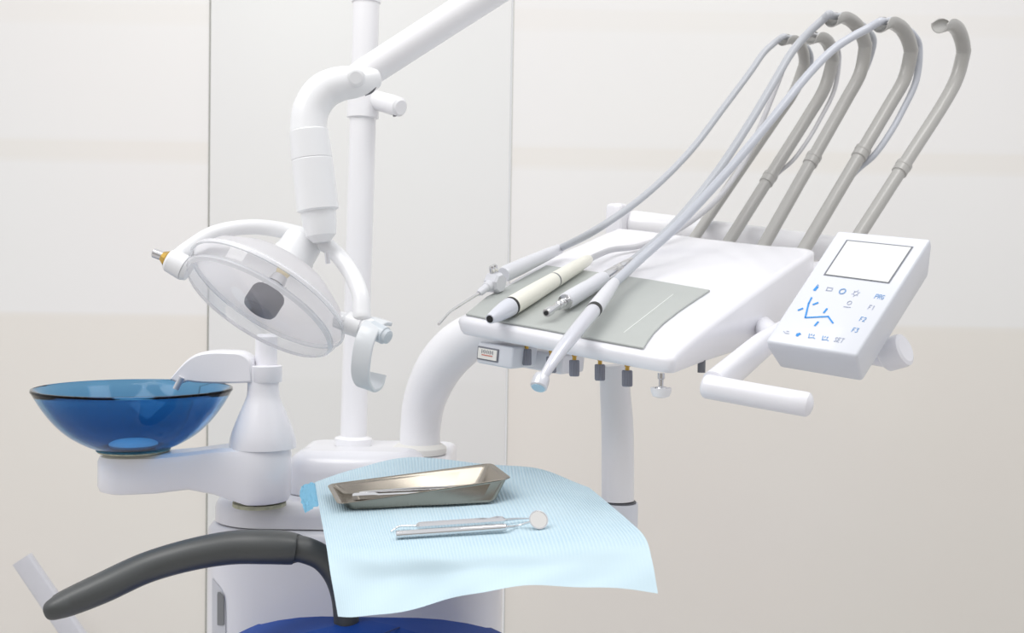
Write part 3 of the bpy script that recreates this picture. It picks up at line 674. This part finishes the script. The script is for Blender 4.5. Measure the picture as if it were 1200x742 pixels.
mb = MB(); tube(mb, hose_path(2, [m1, A(768, 284, 1.66), A(800, 252, 1.70), A(840, 202, 1.75), A(876, 148, 1.80), A(906, 98, 1.84), A(926, 64, 1.865), A(944, 42, 1.875), A(961, 29, 1.875)], S(5.2, 1.7), back), 16, 6); mb.build('hose', M['hose'], MM)

# --- turbine handpiece
TU = piece('turbine_handpiece', 'high-speed turbine handpiece with small angled head hanging over the console front edge', 'dental drill', Q(680, 385))
r_ = S(7.6, 1.42)
g0 = Q(697, 362, .024); g1 = Q(722, 329, .024)
mb = MB(); turn(mb, g0, g1, [(0, r_ * 1.15), (.05, r_ * 1.25), (.5, r_ * 1.15), (.8, r_ * .98), (.97, r_ * .8), (1, r_ * .7)], 28); mb.build('sleeve', M['grip'], TU)
mb = MB(); turn(mb, g0 - (g1 - g0) * .07, g0, [(0, r_ * 1.2), (1, r_ * 1.2)], 28); mb.build('seal_ring', M['black'], TU)
hp0 = g0 - (g1 - g0) * .07
mb = MB(); tube(mb, [(hp0, r_ * 1.15), (Q(682, 380, .0225), r_ * 1.12), (Q(668, 397, .0195), r_ * 1.04), (Q(655.5, 413, .0145), r_ * .92), (Q(646, 427, .0085), r_ * .76), (Q(638.5, 439, .0015), r_ * .64), (Q(634, 447, -.004), r_ * .58)], 28, 6); mb.build('body', mat('pale_lavender_metal', (.70, .71, .77), .28, metal=.3, coat=.2), TU)
hd = Q(633, 448, -.006); hax = (cdir(-.28, -.80, .55))
mb = MB(); lathe(mb, hd, hax, [(.004, -.0105), (.0082, -.0092), (.0098, -.005), (.0102, .003), (.0098, .0066), (.0084, .0078)], 28); TH = mb.build('turbine_head', M['silver'], TU)
mb = MB(); lathe(mb, hd, hax, [(.0078, .0076), (.0078, .0086), (.0026, .0092)], 24); mb.build('push_cap', M['bluecap'], TH)
pc = hd - hax * .008 + cdir(-.5, .3, 0) * .002
mb = MB(); turn(mb, pc, pc - hax * .004, [(0, .0022), (1, .0018)], 10); mb.build('bur_stub', M['dark'], TH)
mb = MB(); tube(mb, hose_path(3, [g1 - (g1 - g0) * .1, A(752, 302, 1.60), A(795, 263, 1.64), A(848, 206, 1.68), A(900, 145, 1.73), A(944, 91, 1.78), A(974, 60, 1.81), A(998, 43.5, 1.83), A(1017, 33.5, 1.842)], S(5.4, 1.65), right), 16, 6); mb.build('hose', mat('pale_blue_hose', (.54, .565, .62), .33, coat=.1, noise=.02), TU)

# ------------------------------------------------------------------ control panel
pBL = A(897, 400, 1.33); pBR = A(1004, 417, 1.27); pTL = A(982, 270, 1.415)
PN = (pBR - pBL).cross(pTL - pBL).normalized()
if PN.dot(CAM - pBL) < 0: PN = -PN
def C(x, y, h=0.0): return PLN(pBL, PN, x, y, h)
pTR = C(1091, 280)
CP = thing('control_panel', 'white tilted control panel with pale screen and blue symbols, at the right', 'control panel', (pBL + pTR) / 2 - PN * .05)
quad = [pBL, pBR, pTR, pTL]; ctr = sum(quad, Vector()) / 4
mb = MB()
def sc(f_, h): return [ctr + (p - ctr) * f_ + PN * h for p in quad]
mb.rings([sc(1, 0), sc(1.004, -.012), sc(.93, -.055), sc(.9, -.06)])
HS = mb.build('housing', M['panel'], CP, bevel=.0035, smooth=60)
def patch(mb, pts, h, th=.0004): mb.rings([[C(x, y, h) for x, y in pts], [C(x, y, h + th) for x, y in pts]])
scr = [(965, 322), (1042, 332), (1070.5, 289), (992, 281)]
cs = (sum(p[0] for p in scr) / 4, sum(p[1] for p in scr) / 4)
def grow(f_): return [(cs[0] + (x - cs[0]) * f_, cs[1] + (y - cs[1]) * f_) for x, y in scr]
mb = MB(); patch(mb, grow(1.0), .0002, .0005); BZ = mb.build('screen_bezel', M['bezel'], CP)
mb = MB(); patch(mb, grow(.95), .0008, .0003); mb.build('screen', M['screen'], CP)
# panel symbols: strokes on the panel's face
pu = (pBR - pBL).normalized(); pv = (pTL - pBL).normalized()
def stroke(mb, pts, w=.9):             # pts in photo pixels, w = width in px
    for a, b in zip(pts, pts[1:]):
        p, q = C(*a, .0003), C(*b, .0003); d = q - p
        if d.length < 1e-6: continue
        d.normalize(); w_ = PN.cross(d) * S(w, 1.33) / 2; e = d * S(w, 1.33) * .3
        mb.rings([[p - w_ - e, q - w_ + e, q + w_ + e, p + w_ - e], [p - w_ - e + PN * .0003, q - w_ + e + PN * .0003, q + w_ + e + PN * .0003, p + w_ - e + PN * .0003]])
ou = Vector((9.6, 1.55)); ov = Vector((6.0, -9.2))   # one panel centimetre along and up, in pixels
def loc(x, y, a, b): return (x + ou.x * a + ov.x * b, y + ou.y * a + ov.y * b)
GL = {'P': [[(0, 0), (0, 1), (.8, 1), (.8, .5), (0, .5)]], 'R': [[(0, 0), (0, 1), (.8, 1), (.8, .5), (0, .5)], [(.35, .5), (.85, 0)]], 'G': [[(.85, .9), (.5, 1), (.1, .9), (0, .5), (.1, .1), (.5, 0), (.85, .15), (.85, .5), (.5, .5)]],
      'F': [[(0, 0), (0, 1), (.8, 1)], [(0, .5), (.6, .5)]], '1': [[(.2, .8), (.5, 1), (.5, 0)]], '2': [[(0, .85), (.3, 1), (.7, .95), (.8, .7), (0, 0), (.8, 0)]], '3': [[(0, 1), (.8, 1), (.4, .6), (.8, .4), (.7, .05), (.3, 0), (0, .1)]],
      'S': [[(.8, .9), (.4, 1), (.05, .85), (.1, .6), (.7, .4), (.75, .15), (.4, 0), (0, .1)]], 'E': [[(.8, 0), (0, 0), (0, 1), (.8, 1)], [(0, .5), (.6, .5)]], 'T': [[(.4, 0), (.4, 1)], [(0, 1), (.85, 1)]]}
def text(name, txt, x, y, cw, ch, m, w):
    mb = MB(); n = len(txt)
    for i, c in enumerate(txt):
        for st in GL[c]:
            stroke(mb, [loc(x, y, (i - n / 2) * cw * 1.3 + p * cw, (q - .5) * ch) for p, q in st], w)
    mb.build(name, m, HS)
text('lettering', 'PRG', 1031.5, 348, .30, .50, M['iconpale'], .65)
text('lettering', 'F1', 1022, 360.5, .30, .48, M['icongrey'], .7)
text('lettering', 'F2', 1012, 374.3, .30, .48, M['iconpale'], .7)
text('lettering', 'F3', 1003, 387, .30, .48, M['iconpale'], .75)
text('lettering', 'SET', 984, 398.6, .30, .5, M['icongrey'], .75)
def icon(name, lines, m, w=.9):
    mb = MB()
    for l in lines: stroke(mb, l, w)
    mb.build(name, m, HS)
icon('chair_symbol', [[(951, 349), (947.6, 355.7), (943.6, 372.3), (970.5, 371), (976, 378.6)]], M['iconblue'], 1.9)
for a, b in (((953, 357), (958.4, 354.8)), ((935.5, 363.6), (940.6, 361.6)), ((965.5, 366.4), (969.0, 362)), ((954.9, 381.6), (958.7, 377.4))):
    icon('arrow_symbol', [[a, b]], M['iconblue'], 2.2)
icon('cup_symbol', [[(954.5, 340), (957.5, 336.5)]], M['iconblue'], 3.2)
icon('cup_symbol', [[(956.6, 335.5), (958.5, 333.5), (959.2, 334.6), (957.6, 336.4)]], M['iconpale'], .6)
def ell(x, y, a, b, n=14): return [loc(x, y, a * math.cos(2 * math.pi * k / n), b * math.sin(2 * math.pi * k / n)) for k in range(n + 1)]
icon('bowl_symbol', [[loc(972, 339, *p) for p in ((-.34, .18), (.3, .18), (.34, -.15), (-.28, -.2), (-.34, .18))]], M['icongrey'], .8)
icon('rinse_symbol', [ell(987.3, 341.5, .34, .3)], M['iconpale'], 1.3)
icon('lamp_symbol', [ell(1003, 343.8, .26, .24)] + [[loc(1003, 343.8, .36 * math.cos(t), .33 * math.sin(t)), loc(1003, 343.8, .44 * math.cos(t), .42 * math.sin(t))] for t in (0.4, 1.45, 2.5, 3.5, 4.6, 5.6)], M['icongrey'], .6)
icon('tooth_symbol', [ell(995.5, 355, .24, .22)], M['icongrey'], .6)
icon('tooth_caption', [[(988.8, 359.3), (991.2, 359.7)], [(992, 359.8), (994, 360.1)], [(994.8, 360.1), (996.6, 360.4)]], M['icongrey'], .9)
icon('zero_symbol', [[(918.2, 388.3), (920.5, 390.6), (924.6, 391)], [(922, 388.2), (924.2, 388.6)]], M['icongrey'], .8)
icon('spit_symbol', [[(934.0, 393.4), (937, 391.2)]], M['iconblue'], 3)
icon('spit_symbol', [[(937.5, 390.5), (938.6, 392.2)], [(933.2, 391.6), (934.8, 390.6)]], M['iconpale'], .8)
for dx, dy, m_ in ((0, 0, M['iconpale']), (16, 2.6, M['iconpale'])):
    icon('chair_position_symbol', [[(948.6 + dx, 391.2 + dy), (947.4 + dx, 395.8 + dy), (953.2 + dx, 395.6 + dy), (954.8 + dx, 397 + dy)], [(950.4 + dx, 392.6 + dy), (951.6 + dx, 391.8 + dy)], [(953 + dx, 393.6 + dy), (954.4 + dx, 392.4 + dy)]], m_, 1.0)
# pivot behind the panel
mb = MB(); turn(mb, A(1036, 418, 1.375), A(1062, 409, 1.355), [(0, S(16, 1.37)), (.1, S(19, 1.37)), (.75, S(20, 1.37)), (.93, S(19, 1.37)), (1, S(15, 1.37))], 32); PVT = mb.build('pivot_boss', W, CP)
mb = MB(); tube(mb, [(A(1045, 420, 1.39), S(12, 1.4)), (A(1000, 412, 1.43), S(12, 1.4)), (A(934, 396, 1.468), S(12, 1.4))], 20, 4); mb.build('pivot_shaft', W, CP)

# ------------------------------------------------------------------ tray table and the napkin
tF0 = A(385, 652, 1.20); tF1 = A(760, 640, 1.20); tB0 = A(372, 566, 1.49)
TN = (tF1 - tF0).cross(tB0 - tF0).normalized()
if TN.z < 0: TN = -TN
def G(x, y, h=0.0): return PLN(tF0, TN, x, y, h)
TT = thing('tray_table', 'white swivel tray table hidden under the blue paper napkin, sleeve on the post', 'tray table', Vector((A(724, 600, yq).x, yq, .6)))
tp = [G(x, y) for x, y in catloop([(400, 590), (400, 574), (440, 568), (560, 566), (660, 568), (690, 580), (738, 634), (735, 642), (640, 650), (480, 654), (410, 652), (402, 640)], 4)]
mb = MB(); mb.rings([lift(inset(tp, TN, .006), -.004), lift(tp, -.008), lift(tp, -.014), lift(inset(tp, TN, .006), -.018)]); mb.build('table_top', W, TT)
sl = A(726, 589, yq); mb = MB(); lathe(mb, Vector((sl.x, yq, 0)), UP, [(S(21.5, yq), sl.z - .0), (S(22, yq), sl.z - .004), (S(22, yq), sl.z - .09), (S(19, yq), sl.z - .095)], 36); mb.build('sleeve', M['panel'], TT)
mb = MB(); lathe(mb, Vector((sl.x, yq, 0)), UP, [(S(19.5, yq), sl.z + .0005), (S(19.5, yq), sl.z + .002)], 36); mb.build('sleeve_gap', M['dark'], TT)
mb = MB(); tube(mb, [(Vector((sl.x, yq - .01, sl.z - .07)), .016), (A(640, 665, 1.42), .016), (A(560, 640, 1.38), .016)], 20); mb.build('swivel_arm', M['panel'], TT)
# napkin: rows of points from back to front hem
rows = [
    [(369, 566, 1.49), (420, 549, 1.52), (484, 535, 1.55), (560, 542, 1.56), (630, 549, 1.55), (690, 572, 1.47)],
    [(373, 590, 0), (425, 580, 0), (488, 572, 0), (560, 572, 0), (640, 575, 0), (712, 590, 0)],
    [(379, 622, 0), (435, 620, 0), (500, 616, 0), (575, 612, 0), (660, 610, 0), (738, 612, 0)],
    [(384, 650, 0), (445, 655, 0), (510, 654, 0), (588, 650, 0), (675, 645, 0), (758, 634, 0)],
    [(388, 678, 1.172), (447, 682, 1.168), (515, 675, 1.17), (592, 668, 1.168), (678, 664, 1.172), (764, 658, 1.178)],
    [(396, 723, 1.14), (447, 722, 1.125), (525, 704, 1.145), (592, 690, 1.135), (678, 688, 1.148), (771, 696, 1.145)],
]
def np_(p):
    x, y, yy = p
    return A(x, y, yy) if yy else G(x, y, .0015)
R3 = [[np_(p) for p in r] for r in rows]
R3[0] = [G(369, 566, .001), G(420, 549, .002), G(484, 538, .006) + UP * .002, G(560, 544, .001), G(630, 550, .0), G(690, 572, .001)]
gr = [cat([tuple(p) for p in r], 14) for r in R3]
colsn = len(gr[0]); colz = [catc([gr[i][j] for i in range(len(gr))], 10) for j in range(colsn)]
rn = len(colz[0]); mb = MB(); uvs = []
for i in range(rn):
    for j in range(colsn):
        p = Vector(colz[j][i]); v_ = i / (rn - 1)
        amp = (.0004 + .0012 * sm((v_ - .45) / .3)) + .003 * max(0, v_ - .8)
        p += TN * (amp * math.sin(j * .36 + 2 * math.sin(i * .13)) * math.sin(i * .22 + 1)) + UP * .0008
        mb.v.append(p); uvs.append((j / (colsn - 1), 1.5 * (i / (rn - 1))))
for i in range(rn - 1):
    for j in range(colsn - 1):
        a = i * colsn + j; mb.f.append((a, a + 1, a + colsn + 1, a + colsn))
NK = thing('paper_napkin', 'light blue crimped paper napkin draped over the tray table', 'napkin', G(560, 610))
SHEET = mb.build('paper_sheet', M['napkin'], NK, smooth=80)
uvl = SHEET.data.uv_layers.new(name='sheet')
for lp_ in SHEET.data.loops: uvl.data[lp_.index].uv = uvs[lp_.vertex_index]
mb = MB()
c4 = []
for (xa, ya_), (xb, yb), (xe, ye) in (((353, 570), (361, 566.5), (369.5, 566)), ((352, 583), (361, 582), (372, 580)), ((357, 601), (364, 597), (374, 592.5))):
    e_ = G(xe, ye, .0012); c4.append([A(xa, ya_, e_.y + .012), A(xb, yb, e_.y + .004), e_])
g2 = [cat([tuple(p) for p in r], 5) for r in c4]; g3 = [cat([g2[i][j] for i in range(3)], 6) for j in range(len(g2[0]))]
nr = len(g3[0]); nc = len(g3)
for i in range(nr):
    for j in range(nc): mb.v.append(Vector(g3[j][i]) + Vector((random.uniform(-1, 1), 0, random.uniform(-1, 1))) * .0011)
for i in range(nr - 1):
    for j in range(nc - 1):
        a = i * nc + j; mb.f.append((a, a + 1, a + nc + 1, a + nc))
o = mb.build('turned_corner', M['cyan'], NK); o['label'] = 'deeper cyan turned-down corner of the napkin'

# ------------------------------------------------------------------ steel tray with instruments
h0 = .004
bl = [G(402, 590, h0), G(408, 599, h0), G(582, 588, h0), G(560, 572, h0)]   # bottom: left back, left front, right front, right back
rim = [G(386, 568 + 13, 0), G(399, 590 + 12, 0), G(596, 562 + 23, 0), G(574, 545 + 23, 0)]
rim = [PLN(tF0, TN, 387, 568, .016), PLN(tF0, TN, 400, 590.5, .014), PLN(tF0, TN, 596, 561.5, .030), PLN(tF0, TN, 573, 544.5, .030)]
bott = [PLN(tF0, TN, 401, 580, .0035), PLN(tF0, TN, 408, 598, .0035), PLN(tF0, TN, 582, 588.5, .006), PLN(tF0, TN, 562, 572, .006)]
def roundquad(q, r, n=6):
    out = []
    for i in range(4):
        p = q[i]; a = (q[i - 1] - p).normalized(); b = (q[(i + 1) % 4] - p).normalized()
        s0 = p + a * r; s1 = p + b * r
        for k_ in range(n + 1):
            t = k_ / n; out.append((s0 * (1 - t) + p * t) * (1 - t) + (p * (1 - t) + s1 * t) * t)
    return out
def mixq(t, f_=1.0, dz=0.0):
    q = [b * (1 - t) + r * t for b, r in zip(bott, rim)]; c = sum(q, Vector()) / 4
    return [c + (p - c) * f_ + TN * dz for p in q]
def edge(q, d):
    c = sum(q, Vector()) / 4
    return [p + (p - c).normalized() * d for p in q]
ST_ = thing('instrument_tray', 'shallow stainless steel instrument tray lying on the blue napkin', 'tray', sum(bott, Vector()) / 4)
mb = MB()
L5 = [(edge(mixq(0), -.010), .010), (edge(mixq(0.0), -.003), .010), (mixq(.12), .010), (mixq(.92), .010), (edge(mixq(1), .003), .011), (edge(mixq(1.02), .0045), .011), (edge(mixq(1.05), .003), .011), (edge(mixq(1.0), -.0005), .010), (edge(mixq(.9), -.0018), .009), (edge(mixq(.2), -.0018), .009), (edge(mixq(.1), -.005), .009), (edge(mixq(.08), -.012), .009)]
mb.rings([roundquad(q, r) for q, r in L5]); mb.build('tray_shell', M['steel'], ST_, smooth=55)
bm_ = lambda a, b: (lambda l, r: l * (1 - a) + r * a)(mixq(.13)[0] * (1 - b) + mixq(.13)[1] * b, mixq(.13)[3] * (1 - b) + mixq(.13)[2] * b)
TNl = TN * .0045
i0 = bm_(.06, .55) + TNl; i1 = bm_(.80, .60) + TNl
PB = thing('probe', 'thick handled steel probe lying inside the instrument tray', 'dental probe', i0, 'instruments inside the tray')
mb = MB(); turn(mb, i0 + TN * .001, i1, [(0, .0042), (.02, .0052), (.2, .005), (.24, .003), (.7, .0026), (.72, .004), (.86, .0036), (1, .0012)], 6); mb.build('handle', M['chrome'], PB, smooth=20)
i0 = bm_(.12, .26) + TN * .004; i1 = bm_(.9, .30) + TN * .004
TZ = thing('tweezers', 'slim steel tweezers lying along the back of the instrument tray', 'tweezers', i0, 'instruments inside the tray')
for q in (-1, 1):
    w_ = (mixq(.1)[1] - mixq(.1)[0]).normalized() * .0035 * q
    mb = MB(); sweep(mb, [(*(i0 + w_ * .2), .8), (*along(i0 + w_ * .6, i1 + w_ * .6, .15), 1), (*along(i0 + w_ * 1.3, i1 + w_ * 1.3, .55), 1), (*(i1 + w_ * .3), .4)], rrect(0, 0, .0012, .0024, .0008, 2), ref=TN, n=6); mb.build('prong', M['chrome'], TZ)

# probe and mirror in front of the tray
EX = thing('explorer', 'steel dental explorer with hooked left tip on the napkin behind the mirror', 'dental explorer', G(540, 613))
e0 = G(488, 616.5, .0085); e1 = G(592, 609.5, .0085)
mb = MB(); turn(mb, e0, e1, [(0, .0022), (.03, .0044), (.75, .0044), (.82, .0036), (.9, .0052), (.97, .0045), (1, .002)], 8); mb.build('handle', M['chrome'], EX, smooth=25)
mb = MB(); tube(mb, [(e0, .0016), (G(476, 616.5, .0075), .0014), (G(467, 617.5, .0065), .0012), (G(462, 620.5, .0055), .001), (G(458, 623, .0045), .0006)], 10); mb.build('hooked_tip', M['chrome'], EX)
mb = MB(); tube(mb, [(e1, .0017), (G(606, 608.3, .0075), .0013), (G(621, 607.8, .006), .0008)], 10); mb.build('straight_tip', M['chrome'], EX)
MI = thing('dental_mirror', 'round dental mirror with slim steel handle on the front of the napkin', 'dental mirror', G(540, 622))
e0 = G(464, 627, .0105); e1 = G(594, 618, .010)
mb = MB(); turn(mb, e0, e1, [(0, .0036), (.005, .0044), (.96, .0044), (.97, .0038), (.985, .0044), (1, .0025)], 20); mb.build('handle', M['chrome'], MI)
dc = A(631, 609.5, G(631, 616).y - .022)
mb = MB(); tube(mb, [(e1, .0016), (G(606, 616.5, .006), .0013), (along(e1, dc, .80), .0013)], 10); mb.build('neck', M['chrome'], MI)
da = cdir(.22, .50, .84)
mb = MB(); lathe(mb, dc, da, [(.0055, -.0022), (.0103, -.0014), (.0112, .0004), (.0112, .0012), (.0098, .0014), (.0097, .0005)], 40); MH = mb.build('mirror_rim', M['chrome'], MI)
mb = MB(); lathe(mb, dc, da, [(.0097, .0006), (.0097, .0010)], 40); mb.build('mirror_glass', mat('mirror_face', (.86, .84, .80), .08, metal=1), MH)

# ------------------------------------------------------------------ dental chair: armrest and blue backrest
DCH = thing('dental_chair', 'dental chair with curved charcoal armrest and blue upholstery below the napkin', 'dental chair', Vector((-.1, 1.42, 0)))
yr = 1.30
mb = MB()
ap = [(67, 712, 14, 1.20), (82, 705.5, 16.3, 1.21), (120, 689, 18, 1.23), (170, 666, 18, 1.26), (220, 651, 18.5, 1.28), (270, 642, 19.5, 1.30), (315, 641, 20, 1.31), (343, 643, 18.5, 1.32)]
sweep(mb, [(*A(x, y, yy), S(r, yy)) for x, y, r, yy in [(55.5, 716.5, 1.5, 1.20), (56.5, 716, 6, 1.20), (59.5, 714.8, 10.5, 1.20)] + ap + [(349, 644, 15, 1.32)]], circ(32, 1, 1.35, .85), n=8)
mb.build('armrest', M['arm'], DCH)
mb = MB()
tube(mb, [(A(338, 642, 1.32), S(16, 1.32)), (A(358, 645, 1.32), S(15.5, 1.32)), (A(380, 656, 1.325), S(15, 1.32)), (A(397, 680, 1.33), S(15, 1.32)), (A(405, 715, 1.335), S(15, 1.32)), (A(407, 780, 1.34), S(15, 1.32)), (A(407, 860, 1.34), S(15, 1.32))], 28, 6); mb.build('armrest_post', M['arm'], DCH)
# backrest: upholstered block with a gently arched top
mb = MB(); xc = A(430, 740, 1.34).x; zt_ = A(440, 727, 1.34).z
def top_(x): return zt_ - 1.35 * x * x
def bring(d, dz, k=1.0): return [Vector((xc + x * k, 1.34 + y * k, top_(x * k) + dz)) for x, y in rrect(0, 0, .24 - d, .10 - d, .09 - d, 10)]
rr = [[Vector((p.x, p.y, .52)) for p in bring(.03, 0)], [Vector((p.x, p.y, .55)) for p in bring(0, 0)]]
for k_ in range(7):
    a = math.pi / 2 * k_ / 6; rr.append(bring(.03 * (1 - math.cos(a)), -.03 + .03 * math.sin(a)))
for k in (.8, .6, .4, .2, .04): rr.append(bring(.03, 0, k))
mb.rings(rr); BK = mb.build('backrest', M['blue'], DCH, smooth=80)
mb = MB(); tube(mb, [(Vector((p.x, p.y, top_(p.x - xc) + .0002)), .0009) for p in (A(430, 748, 1.262), A(445, 740, 1.285), A(468, 730, 1.32))], 8); mb.build('seam', mat('seam_blue', (.006, .025, .14), .5), BK)
mb = MB(); lathe(mb, Vector((xc, 1.24, 0)), UP, [(.22, 0), (.22, .03), (.08, .06), (.07, .519)], 40); mb.build('pedestal', W, DCH)

# ------------------------------------------------------------------ pale leaning bar at the far left
pa = A(26, 655, 2.55); pb = A(92, 752, 2.55); d = (pb - pa); bot_ = pa + d * ((pa.z - .004) / (pa.z - pb.z))
mb = MB(); sweep(mb, [(*pa, 1), (*along(pa, bot_, .3), 1.05), (*along(pa, bot_, .6), 1.1), (*bot_, 1.1)], rrect(0, 0, .012, S(12, 2.55), .008, 3), ref=Vector((1, 0, .6)), n=3)
tag(mb.build('leaning_bar', M['bar'], None), 'pale grey bar slanting in the lower left corner beyond the armrest tip', 'bar')

# ------------------------------------------------------------------ camera, light
cam = bpy.data.cameras.new('camera'); co = bpy.data.objects.new('camera', cam); COL.objects.link(co)
cam.sensor_width = 36; cam.lens = 36 * F / 1200; cam.clip_start = .05
co.matrix_world = Matrix.Translation(CAM) @ MR.to_4x4()
cam.dof.use_dof = True; cam.dof.focus_distance = 1.42; cam.dof.aperture_fstop = 9
SC.camera = co
w = bpy.data.worlds.new('room_light'); SC.world = w; w.use_nodes = True; nt = w.node_tree
bg = nt.nodes['Background']; tc = nt.nodes.new('ShaderNodeTexCoord'); sp = nt.nodes.new('ShaderNodeSeparateXYZ'); rm = nt.nodes.new('ShaderNodeValToRGB')
mr = nt.nodes.new('ShaderNodeMapRange'); mr.inputs[1].default_value = -1; mr.inputs[2].default_value = 1
nt.links.new(tc.outputs['Generated'], sp.inputs[0]); nt.links.new(sp.outputs['Z'], mr.inputs[0]); nt.links.new(mr.outputs[0], rm.inputs[0]); nt.links.new(rm.outputs[0], bg.inputs['Color'])
cr = rm.color_ramp; cr.elements[0].position = .25; cr.elements[0].color = (.88, .87, .90, 1); cr.elements[1].position = .8; cr.elements[1].color = (.96, .97, 1, 1)
e = cr.elements.new(.5); e.color = (.84, .84, .87, 1)
# the far side of the room behind the camera is a little darker and warmer
mr2 = nt.nodes.new('ShaderNodeMapRange'); mr2.inputs[1].default_value = -.05; mr2.inputs[2].default_value = -.75
az = nt.nodes.new('ShaderNodeMath'); az.operation = 'ABSOLUTE'; nt.links.new(sp.outputs['Z'], az.inputs[0])
mr3 = nt.nodes.new('ShaderNodeMapRange'); mr3.inputs[1].default_value = .45; mr3.inputs[2].default_value = .1
nt.links.new(sp.outputs['Y'], mr2.inputs[0]); nt.links.new(az.outputs[0], mr3.inputs[0])
mm_ = nt.nodes.new('ShaderNodeMath'); mm_.operation = 'MULTIPLY'; nt.links.new(mr2.outputs[0], mm_.inputs[0]); nt.links.new(mr3.outputs[0], mm_.inputs[1])
mxw = nt.nodes.new('ShaderNodeMix'); mxw.data_type = 'RGBA'; nt.links.new(mm_.outputs[0], mxw.inputs[0]); nt.links.new(rm.outputs[0], mxw.inputs[6]); mxw.inputs[7].default_value = (.40, .375, .345, 1)
nt.links.new(mxw.outputs[2], bg.inputs['Color'])
bg.inputs['Strength'].default_value = .94
def area(name, loc_, target, size, sy, power, color=(1, .98, .96)):
    l = bpy.data.lights.new(name, 'AREA'); l.shape = 'RECTANGLE'; l.size = size; l.size_y = sy; l.energy = power; l.color = color
    o = bpy.data.objects.new(name, l); COL.objects.link(o); o.location = loc_
    o.rotation_euler = (Vector(target) - Vector(loc_)).to_track_quat('-Z', 'Y').to_euler(); return o
area('ceiling_and_fill_light', (-.7, .9, 2.75), (-.2, 1.6, 1.0), 1.0, .7, 11.5)
area('ceiling_and_fill_light', (.9, 1.3, 2.75), (.5, 1.7, 1.0), .9, .6, 8)
area('ceiling_and_fill_light', (-1.5, .2, 2.7), (-.1, 1.6, .9), 1.0, .6, 11)  # unseen fill lamp, added to brighten the wall
SC.view_settings.view_transform = 'Standard'
SC.view_settings.look = 'None'
SC.view_settings.exposure = 0.0
